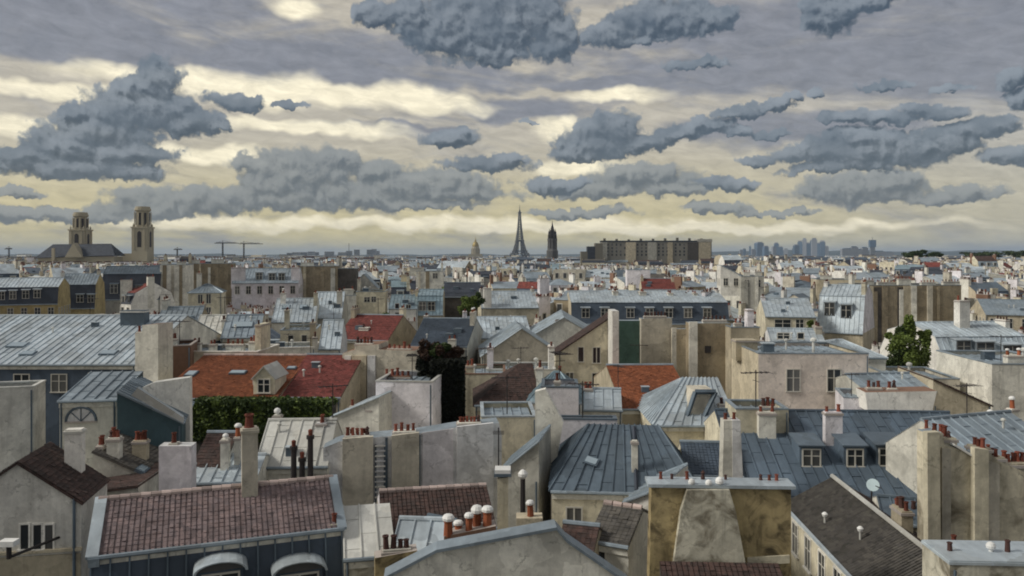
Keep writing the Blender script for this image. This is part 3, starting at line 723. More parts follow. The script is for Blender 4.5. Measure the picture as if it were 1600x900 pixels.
# twin towered church
d = 700.0; K = d/F; cx = (150-800)*K
root = thing('twin_towered_church', 'large stone church with two unequal round-headed towers and dark slate nave', 'church', (cx, d, 0))
X = lambda px: (px-800)*K - cx
Zp = lambda py: H-(py-400)*K
def church_tower(x0, x1, u0, u1, top, mid, nm):
    c = (X(x0)+X(x1))/2-(3.4 if x0 < 150 else 2.0); w = (X(x1)-X(x0))*.78; uw = (X(u1)-X(u0))*.88; t = MB()
    yc = 10; t.box(c-w/2, c+w/2, yc-w/2, yc+w/2, 0, Zp(mid+2), 'stone'); t.box(c-w/2-.7, c+w/2+.7, yc-w/2-.7, yc+w/2+.7, Zp(mid+2), Zp(mid), 'stone')
    t.lathe([(uw*.47, Zp(mid)),(uw*.45, Zp(top+8)),(uw*.56, Zp(top+6)),(uw*.56, Zp(top+3)),(uw*.50, Zp(top+3)),(uw*.50, Zp(top))], 'stone', 14, (c, yc, 0))
    tw = part('tower', t, root, label=nm)
    for i in range(8):                      # colonnade of the upper drum
        a = 2*math.pi*(i+.5)/8; q = MB(); q.beam((c+uw*.53*math.cos(a), yc+uw*.53*math.sin(a), Zp(mid)), (c+uw*.53*math.cos(a), yc+uw*.53*math.sin(a), Zp(top+8)), .5, 'stone', 6); part('column', q, tw)
    for i in range(8):
        a = 2*math.pi*i/8; q = MB(); q.box(-.9,.9,-.25,.25,Zp(mid-3),Zp(top+10),'iron'); o = part('arch', q, tw, loc=(c+uw*.46*math.cos(a), yc+uw*.46*math.sin(a), 0), rz=a+math.pi/2)
    for sx in (-1, 1):                      # belfry openings with piers on every face
        for (fx, fy, rz) in ((0,-1,0),(1,0,math.pi/2),(-1,0,-math.pi/2)):
            if sx == 1:
                q = MB(); hh = Zp(mid+10); q.box(-w*.13, w*.13, -.15, .1, Zp(mid+32), hh, 'iron')
                q.poly([(w*.13*math.cos(math.pi*k/8), -.15, hh+w*.13*math.sin(math.pi*k/8)) for k in range(9)], 'iron')
                part('belfry_opening', q, tw, loc=(c+fx*w/2, yc+fy*w/2, 0), rz=rz)
            q = MB(); q.box(-.45,.45,-.5,.1,Zp(mid+36),Zp(mid+3),'stone'); o = part('pier', q, tw, loc=(c+fx*w/2+(sx*w*.34 if fy else 0), yc+fy*w/2+(sx*w*.34 if fx else 0), 0), rz=rz)
    # corner turrets and urns
    for a, b_ in ((-1,-1),(1,-1),(1,1),(-1,1)):
        q = MB(); q.lathe([(.7,Zp(mid)),(.8,Zp(mid)+1.6),(.3,Zp(mid)+2.4),(.1,Zp(mid)+3.4)], 'stone', 6, (c+a*w*.42, yc+b_*w*.42, 0)); part('urn', q, tw)
church_tower(107, 138, 111, 134, 331, 358, None)
church_tower(203, 234, 205, 230, 322, 354, 'taller right-hand tower with ring of columns')
mb = MB(); mb.box(X(76), X(192), -16, 0, 0, Zp(401), 'stone'); part('nave', mb, root)
mb = MB()
a, b_, c_, e = (X(72),-17,Zp(403)), (X(194),-17,Zp(399)), (X(182),-9,Zp(381)), (X(92),-9,Zp(382))
mb.slab([a,b_,c_,e], .4, 'slate'); mb.slab([b_,(X(196),0,Zp(399)),c_], .4, 'slate'); mb.slab([(X(72),0,Zp(403)),a,e], .4, 'slate'); mb.slab([(X(196),0,Zp(399)),(X(72),0,Zp(403)),e,c_], .4, 'slate'); part('roof', mb, root)
mb = MB(); mb.extr([(X(120),Zp(402)),(X(147),Zp(402)),(X(133),Zp(380))], -19, -12, 'stone'); part('pediment', mb, root)
mb = MB(); mb.box(X(100), X(104), -19, -17.5, 0, Zp(388), 'stone'); part('buttress', mb, root)
mb = MB(); mb.box(X(62), X(72), 8, 20, 0, Zp(396), 'stone'); mb.box(X(186), X(206), 6, 20, 0, Zp(396), 'stone'); part('side_chapel', mb, root, kind='stuff')
reg(60, 236, 322, 408, 700)

# long grey block
d = 950.0; K = d/F; x0_, x1_ = (940-800)*K, (1112-800)*K
root = thing('long_block', 'long grey apartment block standing above the roofs right of the dark spire', 'building', (x0_, d, 0))
wd = x1_-x0_; zt = H+22*K
mb = MB(); mb.box(0, wd, 0, 16, 0, zt, 'blockw'); part('wall', mb, root)
mb = MB(); mb.box(-.5, wd*.87, -.5, 16.5, zt, zt+1.6, 'slate'); mb.box(wd*.87, wd+.5, -.6, 16.6, zt, zt+3.4, 'grey'); part('roof', mb, root, kind='stuff')
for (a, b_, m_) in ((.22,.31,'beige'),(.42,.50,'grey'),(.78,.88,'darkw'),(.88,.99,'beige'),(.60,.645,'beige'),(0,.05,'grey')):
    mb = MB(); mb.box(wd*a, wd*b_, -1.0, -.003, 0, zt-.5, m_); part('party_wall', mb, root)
for i in range(26):
    for j in range(4):
        if R.random() < .85:
            mb = MB(); x = wd*(i+.5)/26; mb.box(x-.9, x+.9, -.12, 0, zt-4.5-j*4, zt-2-j*4, 'glass')
            part('window', mb, root)
for i in range(9): chimney(root, wd*(i+.3)/9, 8, 3, 1, zt, zt+3.2+R.random()*2, 0, 'stoned')
reg(905, 1114, 374, 414, 950)
d = 930.0; K = d/F
root = thing('stepped_block', 'low grey roofed building stepping up to the left end of the long block', 'building', ((908-800)*K, d, 0))
for a, b_, y_, m_ in ((0,10,393,'stoned'),(10,22,385,'slate'),(22,34,380,'stoned')):
    mb = MB(); mb.box(a*K, b_*K-.01, 0, 14, 0, H-(y_-400)*K, m_); part('wing', mb, root)

# far towers on the horizon, right: glass and concrete
def wherefar(px):
    return 'leftmost and low, right of the long block' if px < 1170 else 'around its first broad slab' if px < 1192 else 'in its middle group' if px < 1232 else 'in its dense main group, left side' if px < 1256 else 'in its dense main group, centre' if px < 1275 else 'at its right end'
GR = 'blue towers of the business district on the horizon'
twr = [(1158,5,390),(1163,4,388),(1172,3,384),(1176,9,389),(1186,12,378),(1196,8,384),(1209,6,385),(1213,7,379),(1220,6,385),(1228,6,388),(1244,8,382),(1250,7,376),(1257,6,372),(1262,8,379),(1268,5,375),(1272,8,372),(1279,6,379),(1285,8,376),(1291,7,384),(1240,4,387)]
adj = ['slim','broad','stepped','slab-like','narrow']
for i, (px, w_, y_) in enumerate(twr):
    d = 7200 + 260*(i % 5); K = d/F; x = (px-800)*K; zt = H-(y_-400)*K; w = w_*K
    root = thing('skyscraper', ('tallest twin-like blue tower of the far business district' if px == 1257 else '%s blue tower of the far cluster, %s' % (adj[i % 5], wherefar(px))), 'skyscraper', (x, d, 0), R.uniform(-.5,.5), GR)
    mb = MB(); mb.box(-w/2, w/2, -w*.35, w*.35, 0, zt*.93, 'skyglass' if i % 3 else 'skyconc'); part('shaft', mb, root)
    mb = MB(); mb.box(-w*.36, w*.36, -w*.25, w*.25, zt*.93, zt, 'skyconc'); part('roof_block', mb, root)
# lone tower right
d = 5200.; K = d/F
root = thing('broadcast_tower', 'lone slim tower with a wide head on the right horizon', 'tower', ((1363-800)*K, d, 0))
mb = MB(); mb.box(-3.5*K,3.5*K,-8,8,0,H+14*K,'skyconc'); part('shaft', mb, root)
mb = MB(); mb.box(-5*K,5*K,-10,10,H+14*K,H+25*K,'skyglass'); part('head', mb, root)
mb = MB(); mb.beam((0,0,H+25*K),(0,0,H+30*K),1.2,'iron'); part('antenna', mb, root)
for i, (px, w_, y_) in enumerate([(1325,18,389),(1336,10,386),(1344,8,390),(1352,9,387),(1374,20,393),(1390,14,394)]):
    d = 5000.+i*90; K = d/F; root = thing('apartment_tower', ['flat grey block left of the lone slim tower','taller grey block left of the lone slim tower','small pale block left of the lone slim tower','block touching the lone slim tower','wide low block right of the lone slim tower','far low block right of the lone slim tower'][i], 'building', ((px-800)*K, d, 0))
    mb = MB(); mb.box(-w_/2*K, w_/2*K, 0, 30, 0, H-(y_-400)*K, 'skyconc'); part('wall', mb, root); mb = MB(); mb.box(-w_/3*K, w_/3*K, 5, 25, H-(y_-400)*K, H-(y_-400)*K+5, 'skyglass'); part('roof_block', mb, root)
# far towers left
for i, (px, w_, y_) in enumerate([(452,8,395),(462,10,394),(474,10,394),(486,10,393),(494,6,394),(514,14,393),(534,12,394),(545,9,392),(557,8,390),(577,8,390),(584,7,389),(590,5,392)]):
    d = 4300.+i*70; K = d/F; root = thing('apartment_tower', ['small pale tower block at the left start of','second pale block from the left in','third pale block from the left in','broad block left of the first gap in','thin block just before the first gap in','wide block after the first gap in','low wide block left of the mast in','','stub block right of the mast in','block left of the taller last pair in','taller block of the last pair in','last slim block at the right end of'][i]+' the row on the left-centre horizon' if i != 7 else 'pale tower block with a mast on the left-centre horizon', 'building', ((px-800)*K, d, 0), 0, 'tower blocks on the left-centre horizon')
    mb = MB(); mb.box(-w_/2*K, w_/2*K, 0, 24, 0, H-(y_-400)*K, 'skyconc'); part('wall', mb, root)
    for j in range(3):
        mb = MB(); z = H-(y_-400)*K-5-j*9; mb.box(-w_/2*K+1, w_/2*K-1, -.4, -.003, z-3, z, 'glass'); part('window_band', mb, root)
    if i == 7: mb = MB(); mb.beam((0,5,H+8*K),(0,5,H+20*K),1.6,'iron'); part('antenna', mb, root)
# cranes
def crane(px, base, top, jl, jr, d, label):
    K = d/F; root = thing('tower_crane', label, 'crane', ((px-800)*K, d, 0)); z = H-(top-400)*K
    mb = MB(); w = .9
    for i in range(14):
        a, b_ = i*z/14, (i+1)*z/14
        for sx, sy in ((-1,-1),(1,-1),(1,1),(-1,1)): mb.beam((sx*w,sy*w,a),(sx*w,sy*w,b_),.38,'iron')
        mb.beam((-w,-w,a),(w,-w,b_),.25,'iron'); mb.beam((w,w,a),(-w,w,b_),.25,'iron')
    part('mast', mb, root, kind='stuff')
    mb = MB(); mb.beam((jl*K,0,z),(jr*K,0,z),.6,'iron'); mb.beam((jl*K*.8,0,z+1.6),(jr*K*.8,0,z+1.6),.35,'iron')
    for i in range(16):
        x = (jl+(jr-jl)*i/15)*K*.8; mb.beam((x,0,z),(x+1.5,0,z+1.6),.25,'iron')
    part('jib', mb, root, kind='stuff')
    mb = MB(); mb.beam((0,0,z),(0,0,z+4*K),.5,'iron'); mb.beam((0,0,z+4*K),(jr*K*.6,0,z+1.2),.2,'iron'); mb.beam((0,0,z+4*K),(jl*K*.6,0,z+1.2),.2,'iron'); part('tower_head', mb, root)
crane(348, 400, 380, -13, 25, 1500, 'left crane of the pair on the left horizon')
crane(381, 400, 381, -8, 30, 1550, 'right crane of the pair on the left horizon')
crane(277, 400, 390, -6, 8, 1700, 'small crane right of the twin towered church')
crane(14, 400, 389, -7, 5, 1600, 'small crane at the far left horizon')

# ---------------------------------------------------------------- mid-distance buildings, back to front
hs = house
LB = lambda s: s
hs('mansard_building','dark mansard building with pale curved zinc top behind the yellow facade',88,148,482,170,12,'mans',r=2.2,h1=5,m=1.2,wall='ochre',rm='zinc',low='slate',dor=[(100,474,1.3,1.7,0),(125,472,1.3,1.7,0),(142,472,1.2,1.7,0)],sep=False,y1=500)
hs('mansard_building','yellow-stone facade under a mansard with four white dormers at the left edge',-60,90,476,150,13,'mans',r=1.6,h1=3.2,m=1,wall='ochre',rm='zincL',low='slate',dor=[(-20,466,1.1,1.6,0),(2,468,1.1,1.6,0),(20,467,1.1,1.6,0),(40,466,1.1,1.6,0),(58,465,1.1,1.6,0)],rows=1,sep=False,y1=500)
hs('gabled_building','dark steep slate roofed block right below the twin towers',158,250,468,190,12,'mans',r=1.8,h1=6,m=2,wall='grey',rm='zincD',low='slate',gable='pale',dor=[(178,458,1.6,2.2,0),(218,460,1.6,2.2,0),(234,460,1.4,2.2,0)],ch=[(188,206,438,-.4,2,1.2)],sep=False,y1=490)
hs('party_wall_building','tall pale windowless wall right of the dark steep roof',250,293,414,195,10,'flat',wall='pale',ch=[(252,262,408,2,3),(276,290,409,2,4)],y1=480,sep=False)
hs('party_wall_building','broad brown blank wall behind the small house with two windows',292,362,412,215,9,'flat',wall='tan',ch=[(300,312,406,2,3),(330,350,405,2,5)],y1=470,sep=False)
hs('small_house','small cream house with hipped zinc roof and two dark windows',294,346,457,140,6,'hip',r=1.4,wall='cream',rm='zinc',wins=[(309,460,317,474),(322,460,330,474),(309,480,317,492),(322,480,330,492)],ch=[(307,314,427,2,1,1)],sep=False,y1=490)
hs('gable_ended_building','zinc roofed house between two white end walls left of centre',362,466,442,170,14,'gx',r=2.9,wall='lav',gable='lav',rm='zinc',dor=[(405,437,1.4,1.6,0),(425,438,1.4,1.6,0),(440,438,1.2,1.6,0)],ch=[(361,383,418,1,2,1.0,'r','lav'),(455,468,418,1,2,1.0,'r','lav')],rows=1,sep=False,y1=475)
hs('party_wall_building','brown square blank wall standing right of the white end wall',468,527,416,185,10,'flat',wall='tan',ch=[(470,490,410,2,5),(505,522,411,2,4)],y1=466,sep=False)
hs('dark_building','narrow dark brown wall beside the brown square wall',527,556,420,188,9,'flat',wall='darkw',y1=460,sep=False)
hs('zinc_roofed_building','pale blue zinc roof with two skylights left of centre',424,492,503,122,13,'gx',r=3.2,wall='pale',rm='zincL',sky=[(447,480,1.2,1.2,0),(474,480,1.2,1.2,0)],ch=[(438,446,458,5,2,.8,'w','white')],y1=515,sep=False)
hs('zinc_roofed_building','high pale zinc roof behind the red tiled gable',486,534,497,128,15,'gx',r=3.8,wall='grey',rm='zincL',ch=[(526,534,455,3,2,1.5)],y1=520,sep=False)
hs('cream_tower_house','slim cream house with one dark window above the red roof',556,602,456,150,9,'flat',wall='cream',wins=[(569,464,578,472),(580,464,588,472)],rows=0,ch=[(536,552,452,0,2,1.2)],y1=503,sep=False)
hs('zinc_roofed_building','triangular pale zinc roof over a cream front above the slim cream house',546,590,450,195,10,'gy',r=3.4,wall='pale',rm='zincL',y1=455,sep=False)
hs('party_wall_building','pale narrow wall left of the slim cream house',533,556,462,148,8,'flat',wall='pale',y1=503,sep=False)
hs('white_house','white gabled house with light blue roof and small dark windows',607,652,482,134,14,'gx',r=1.9,wall='white',rm='zincB',wins=[(617,474,624,482),(634,476,642,483),(617,488,624,496)],y1=502,sep=False)
hs('zinc_roofed_building','light blue striped zinc mansard right of the white house',652,692,492,136,14,'mans',r=.8,h1=3.2,m=1.4,wall='beige',rm='zincB',low='zincB',dor=[(660,485,1.2,1.6,0),(674,485,1.2,1.6,0)],y1=502,sep=False)
hs('party_wall_building','pale lavender wall with a dark square window in the middle distance',650,692,424,205,9,'flat',wall='pale',wins=[(676,427,684,435)],ch=[(640,662,418,1,4,1.2)],y1=450,sep=False)
hs('dark_building','very dark roofed building behind the small green tree',692,756,464,150,12,'gx',r=2.5,wall='darkw',rm='slate',y1=500,sep=False)
hs('zinc_roofed_building','long pale zinc roof above a cream wall right of the small green tree',752,842,481,140,13,'gx',r=2.6,wall='cream',rm='zincL',ch=[(756,768,450,0,2,1.4,'r','white')],ang=.10,y1=500,sep=False)
hs('low_gable_building','wide brownish low gable wall under pale zinc',752,878,556,94,11,'gy',r=3.2,rs=.5,wall='bandtan',rm='zincL',ang=.06,y1=590,sep=False)
hs('slate_roofed_building','dark blue slate roof above the dark ivy column',640,730,541,96,16,'gx',r=2.7,wall='grey',rm='slateB',ang=-.1,y1=560,sep=True,ch=[(700,712,530,-.5,2,.6)])
hs('zinc_roofed_building','pale zinc roof stretching right of the dark blue slate roof',726,832,528,108,14,'gx',r=2.3,wall='beige',rm='zincL',ang=.1,sep=False,ch=[(716,728,520,0,2,.8),(734,742,527,0,2,.5)],y1=540)
hs('zinc_roofed_building','triangular pale zinc roof just left of the rising brown verge',826,936,527,104,14,'gy',r=2.6,wall='pale',rm='zincL',ch=[(868,888,500,0,0,1,'r','darkw')],y1=545,sep=False)
hs('long_mansard_building','long mansard with light zinc top and dark slate face across the middle',893,1140,506,138,16,'mans',r=1.7,h1=3.6,m=1.2,wall='beige',rm='zincL',low='slateB',ang=0.0,dor=[(x,496,1.3,1.7,0) for x in (915,945,985,1015,1045,1075,1105)],ch=[(958,966,455,5,2,2),(1000,1010,456,5,3,2.5),(1044,1052,458,5,3,2.5),(1084,1090,458,5,3,2.5)],y1=520,sep=False)
hs('party_wall_building','tall pale grey wall above the right end of the long mansard',1158,1194,432,172,9,'flat',wall='grey',rows=1,ch=[(1162,1172,425,1,3),(1180,1190,424,1,3)],y1=490,sep=False)
hs('cream_gable_building','pink cream wall left of the tall pale grey wall',1126,1158,430,178,9,'mr',r=2.2,wall='white',rm='zinc',rows=1,y1=470,sep=False)
hs('tiled_gable_building','small red brown roof behind the long light zinc top',1003,1056,452,178,12,'gx',r=2.2,wall='beige',rm='tileR',y1=460,sep=False)
hs('white_block','plain lavender white wall behind the long zinc top',980,1016,422,220,10,'flat',wall='lav',y1=442,sep=False)
hs('zinc_roofed_building','pale flat zinc roof with cream window band left of the zinc gable',1196,1275,495,112,13,'gx',r=2.2,wall='cream',rm='zincL',wins=[(1210,500,1236,514),(1243,500,1256,514)],y1=520,sep=False)
hs('mansard_building','steep pale zinc mansard with slanting dark dormers right of centre',1276,1348,520,116,12,'mans',r=1.5,h1=5.2,m=2.2,wall='beige',rm='zincL',low='zincL',gable='lav',ang=-.55,dor=[(1296,492,1.3,1.9,0),(1322,496,1.4,1.9,0)],y1=540,sep=False,frame='framed')
hs('party_wall_building','large brown blank wall with two pale flues behind the green tree',1346,1502,446,152,11,'flat',wall='tan',ang=0,ch=[(1348,1366,438,1,4,.8),(1372,1400,441,2,6,.8),(1404,1424,436,1,4,.8),(1440,1462,441,2,5,.8),(1474,1500,440,1,6,.8)],y1=535,sep=False)
_r = [o for o in C.objects if o.get('label','').startswith('large brown blank wall')][0]
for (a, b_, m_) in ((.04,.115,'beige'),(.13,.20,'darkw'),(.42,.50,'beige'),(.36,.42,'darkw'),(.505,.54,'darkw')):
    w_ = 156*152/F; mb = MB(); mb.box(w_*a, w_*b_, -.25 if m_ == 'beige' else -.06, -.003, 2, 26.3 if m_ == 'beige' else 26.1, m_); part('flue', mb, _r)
hs('party_wall_building','grey brown far wall with chimneys left of the large brown wall',1276,1346,437,185,10,'flat',wall='beige',ch=[(1282,1300,430,1,4),(1320,1338,429,1,4)],y1=470,sep=False)
hs('mansard_building','pale zinc mansard with three dark dormers at the right edge',1476,1620,566,86,12,'mans',r=1.2,h1=2.6,m=1.6,wall='white',rm='zincL',low='zincL',ang=.12,dor=[(1506,553,1.5,1.5,0),(1540,557,1.9,1.6,0),(1582,563,2.0,1.7,0)],wins=[(1505,575,1512,592),(1525,578,1533,596)],y1=600,sep=True,frame='framed',ch=[(1500,1516,470,4,2,1,'r','white')])
hs('zinc_roofed_building','dark eaved pale roof near the right edge in the middle distance',1540,1640,492,135,13,'gx',r=2.2,wall='beige',rm='zinc',rows=1,sep=False,y1=510)
# nearer middle
hs('gabled_house','beige house with two windows under a long red brown verge',868,962,553,79,3.2,'ml',r=4.0,wall='cream',rm='tileB',ang=.06,wins=[(903,543,912,565),(926,543,938,567),(884,583,896,600),(925,583,934,612)],y1=605,k=0)
wallp('chimney_slab','tall thin white wall slab rising beside the dark green wall',[(957,486),(967,486),(967,640),(957,640)],76,3.0,'white',ang=0.02,top='capw',y1=605,cat='chimney')
wallp('green_wall','dark green rendered wall right of the thin white slab',[(967,501),(1003,501),(1003,640),(967,640)],84,1.2,'greenw',ang=0,y1=575)
_r, _f = wallp('party_wall','wide grey tan blank wall above the orange red roof',[(1002,498),(1050,497),(1050,516),(1054,516),(1054,640),(1002,640)],83,1.4,'bandtan',ang=0,y1=575); potrow(_r,_f,1008,1040,494,.1,7,'d',base=1.0)
_r, _f = wallp('party_wall','narrow tan wall with pale edge left of the stained tan wall',[(1051,514),(1081,514),(1081,640),(1051,640)],82.0,.8,'beige',ang=0,y1=575); band(_r,_f,[(1050,512),(1057,512),(1057,640),(1050,640)],.15,'pale')
_r, _f = wallp('party_wall','stained tan wall with a small dark hole right of the orange red roof',[(1078,505),(1142,505),(1142,660),(1078,660)],80,2.0,'tan',ang=0,y1=590); band(_r,_f,[(1077,503),(1090,503),(1090,660),(1077,660)],.2,'pale'); potrow(_r,_f,1100,1134,500,.2,6,'d',base=1.0)
mb = MB(); s_, z_ = _f.at(1106,546); mb.box(s_-.3,s_+.3,-.05,.003,z_-.35,z_+.35,'iron'); part('vent_hole', mb, _r)
# slopes with red tiles
hs('tiled_house','bright orange red tiled roof in front of the tan walls',972,1090,638,60,16,'gx',r=2.15,wall='beige',rm='tileO',ang=0.03,y1=640)
hs('pink_house','pink rendered block with two tall windows and flat zinc top',1185,1357,553,64,8.5,'flat',wall='pink',side='beige',ang=-.02,wins=[(1229,578,1250,611),(1292,578,1314,611)],ch=[(1150,1184,532,5,0,1.5,'r','beige')],y1=640,coping='zinc')
hs('roof_cabin','zinc roofed cabin with dark openings standing above the pink block',1204,1290,534,73,6,'gx',r=.9,wall='bandgrey',rm='zincL',wins=[(1214,520,1234,529),(1246,520,1256,529)],y1=548)
hs('zinc_roofed_building','rounded pale zinc roof behind the right end of the pink block',1290,1384,558,73,10,'hip',r=1.1,wall='pale',rm='zincL',ang=-.1,y1=575)
hs('side_building','beige stained wall left of the pink block',1142,1187,512,78,9,'flat',wall='beige',ch=[(1168,1178,484,0,0,1,'r','lav'),(1148,1160,505,0,2)],y1=640,ang=.0)
hs('garden_wall_building','flat grey terrace behind the white rounded wall',1400,1500,592,66,7,'flat',wall='bandtan',y1=610,ang=-.1)
hs('tiled_house','dark brown sloping tiled roof left of the pale right edge block',1458,1548,632,60,7,'mr',r=1.9,wall='beige',rm='tileB',ang=-.1,y1=640)
hs('pale_block','pale grey rendered block at the right edge under the mansard',1550,1680,570,62,9,'flat',wall='pale',ang=-.05,y1=655,ch=[(1575,1600,556,2,2,.7,'w')])
_r, _f = wallp('parapet_wall','white rounded parapet wall standing above the dark slate roof',[(1352,613),(1464,611),(1456,646),(1440,652),(1372,650),(1356,643)],56,2.0,'white',ang=-.1,y1=650,top='brick'); potrow(_r,_f,1358,1376,606,.6,3,base=.5); potrow(_r,_f,1390,1400,607,.6,2,base=.5)
hs('low_zinc_roof','small curved zinc roof behind the white rounded parapet',1356,1460,612,60,6,'gx',r=.9,wall='grey',rm='zinc',ang=.15,y1=612)
hs('lavender_block','low lavender wall left of the white rounded parapet',1318,1358,622,58,4,'flat',wall='lav',y1=640)

# left middle: long zinc roof, orange roofs
hs('long_zinc_building','long pale blue zinc roof over a dark slate attic at the left edge',-140,212,569,66,21,'gx',r=3.2,rt=.5,wall='slateB',rm='zincL',ang=0.0,sky=[(28,540,1.6,1.0,0),(44,553,1.2,.8,0),(170,552,1.4,.9,0)],wins=[(22,586,46,612),(80,586,105,612),(138,584,165,610)],gable='pale',y1=640)
_r = [o for o in C.objects if o.get('label','').startswith('long pale blue zinc')][0]
chimney(_r, 14.4, 8.6, 2.2, 1.1, 24.0, 26.95, 0, 'zincD', cap='white', label='wide zinc clad chimney with pale cap')
_r, _f = wallp('chimney_wall','cream end wall with pots right of the long zinc roof',[(211,522),(222,520),(222,508),(247,506),(247,660),(211,660)],64,1.8,'pale',ang=-.25,y1=600,top='brick',cat='chimney'); potrow(_r,_f,214,222,519,.3,2)
hs('tiled_house','orange tiled house with cream gabled dormer and skylights',240,432,622,57,17,'gx',r=2.0,wall='beige',rm='tileO',ang=-.04,sky=[(299,585,.8,1.0,0),(372,583,1.25,.7,0)],ridge='tiles',y1=625)
_r = [o for o in C.objects if o.get('label','').startswith('orange tiled house')][0]
_f = Fr(240,432,57,-.04)
s0,z0 = _f.at(396,616,.6); s1,z1 = _f.at(429,590,.6)
mb = MB(); mb.extr([(s0,z0),(s1,z0),(s1,z1),((s0+s1)/2,z1+.75),(s0,z1)],.6,3.2,'cream'); dm = part('dormer', mb, _r); window(dm,'f',(s0+s1)/2,z0+.15,.75,.95,t=.595)
mb = MB(); mx = (s0+s1)/2; mb.slab([(s0-.15,.45,z1-.1),(mx,.45,z1+.85),(mx,3.4,z1+.85),(s0-.15,3.4,z1-.1)],.08,'zincW'); mb.slab([(s1+.15,.45,z1-.1),(mx,.45,z1+.85),(mx,3.4,z1+.85),(s1+.15,3.4,z1-.1)],.08,'zincW'); part('dormer_roof', mb, dm)
hs('tiled_house','deep red tiled roof right of the orange tiled roof',432,532,620,57.6,15,'gx',r=2.1,wall='beige',rm='tileR',ang=-.04,sky=[(456,576,.7,.5,0)],y1=625)
hs('roof_terrace','long pale terrace parapet running behind the orange tiled roof',268,402,550,72,6,'flat',wall='bandtan',coping='white',ang=-.04,ch=[(300,312,536,2,2),(326,336,538,1,2),(352,380,538,3,4),(388,398,534,2,2)],y1=560)
hs('red_wall_house','small dark red brick wall behind the orange roof left end',248,298,541,70,5,'flat',wall='brick',coping='mortar',ch=[(262,276,530,1,3)],y1=560)
hs('zinc_roofed_building','blue grey zinc roof rising behind the cream end wall',236,306,520,92,15,'gx',r=2.5,wall='tan',rm='zinc',sep=False,y1=530,ch=[(240,250,494,2,2)])
hs('zinc_roofed_building','bright pale zinc roof piece above the terrace parapet',302,345,524,86,9,'gx',r=1.8,wall='pale',rm='zincW',sep=False,y1=535)
hs('zinc_roofed_building','pale zinc roof with a flat white light above the terrace',345,405,527,84,9,'gx',r=2.0,wall='beige',rm='zinc',sky=[(379,508,2.2,1.2,0)],sep=False,y1=540,ch=[(346,352,500,3,2,.8)])
hs('arched_building','pale facade with two arched openings above the red roof',438,494,516,104,8,'flat',wall='cream',wins=[(450,524,459,535),(471,524,480,536)],y1=540,sep=False)
hs('pale_terrace','long white low parapet above the deep red roof',400,492,544,80,5,'flat',wall='pale',coping='white',y1=556,sep=False,ch=[(488,496,527,0,2)])
hs('zinc_roofed_building','narrow pale blue zinc roof between arches and grey walls',498,532,545,84,10,'gx',r=2.6,wall='bandgrey',rm='zincL',y1=560,sep=False)
hs('tiled_gable_building','dark red tiled roof split by a pale flashing in the middle',524,606,531,104,12,'gx',r=2.8,wall='tan',rm='tileR',ang=-.2,y1=545,sep=False,ch=[(560,575,512,2,2,3,'r','pale')])
_r, _f = wallp('party_wall','wide grey stone party wall right of the deep red roof',[(535,552),(556,546),(556,540),(592,538),(592,546),(648,548),(655,598),(655,700),(535,700)],64,3.0,'bandtan',ang=-.1,y1=660,top='brick')
for a, b_, m_ in ((538,548,'white'),(574,586,'bandgrey'),(550,572,'beige')): band(_r,_f,[(a,556),(b_,556),(b_,700),(a,700)],.22,m_)
potrow(_r,_f,556,580,537,.4,5,base=.6,wt=.6); potrow(_r,_f,606,640,545,.4,5,base=.3)
hs('white_panel_block','plain lavender white block in front of the dark ivy column',587,676,597,55,5,'flat',wall='lav',ang=-.10,coping='zincW',y1=672,ch=[(600,640,588,3,5,.5,'r','brick')])
hs('zinc_roofed_building','slanting blue zinc roof left of the lavender white block',520,592,652,53,6,'ml',r=1.4,wall='pale',rm='zincL',ang=-.2,y1=675,ch=[(545,552,635,1,1,.5),(572,580,640,0,2,.5)])
hs('brown_roofed_house','dark brown pointed tile roof right of the dark ivy column',742,842,632,58,7,'hip',r=2.5,inl=3.4,inr=.2,wall='beige',rm='tileB',ang=.05,y1=635)
hs('beige_wall_house','beige plain wall behind the dark brown pointed roof',724,790,585,70,6,'flat',wall='cream',coping='brick',y1=600,ch=[(728,740,572,1,2,.5,'r','beige')],sep=False)
hs('pale_wall_house','pale lavender wall under the low gable behind the brown roof',760,868,578,74,5,'flat',wall='pale',coping='zincW',y1=600,sep=False)
hs('teal_roofed_house','greenish zinc roof and pale walls right of the dark brown roof',826,908,628,56,6,'hip',r=1.7,wall='pale',rm='zincB',ang=-.1,y1=640,ch=[(838,848,575,3,2,.7),(868,880,585,3,2,.6)])
hs('zinc_roofed_house','light blue zinc roof under the beige gabled house',898,972,640,58,5,'gx',r=1.1,wall='pale',rm='zincL',ang=-.1,y1=655,ch=[(912,926,608,2,3,.6)])
hs('lavender_block','small square lavender wall left of the light blue zinc roof',846,904,606,54,3.5,'flat',wall='lav',ang=-.05,y1=660,coping='zincD',ch=[(866,876,596,1,1)])
hs('lavender_block','wide low lavender wall above the big zinc hipped roof',858,964,656,47,1.0,'flat',wall='lav',ang=-.04,coping='zincD',y1=700)
hs('trapezoid_roof_house','pale blue zinc pavilion roof with a dark framed trapezoid dormer',1022,1150,664,54,9,'hip',r=2.5,inl=2.9,inr=.15,rt=.5,wall='cream',rm='zincL',ang=0.0,y1=668,ch=[(1124,1134,632,1,2)])
_r = [o for o in C.objects if o.get('label','').startswith('pale blue zinc pavilion')][0]; _f = Fr(1022,1150,54,0.0)
pl = [_f.at(1072,654,.9), _f.at(1098,654,.9), _f.at(1118,612,.9), _f.at(1086,612,.9)]
mb = MB(); mb.extr(pl, .9, 4.0, 'bandtan'); dm = part('dormer', mb, _r)
mb = MB(); e = .22; cs = pl+[pl[0]]
for p, q in zip(cs, cs[1:]): mb.beam((p[0],.85,p[1]),(q[0],.85,q[1]),.17,'zincD')
part('dormer_roof', mb, dm)

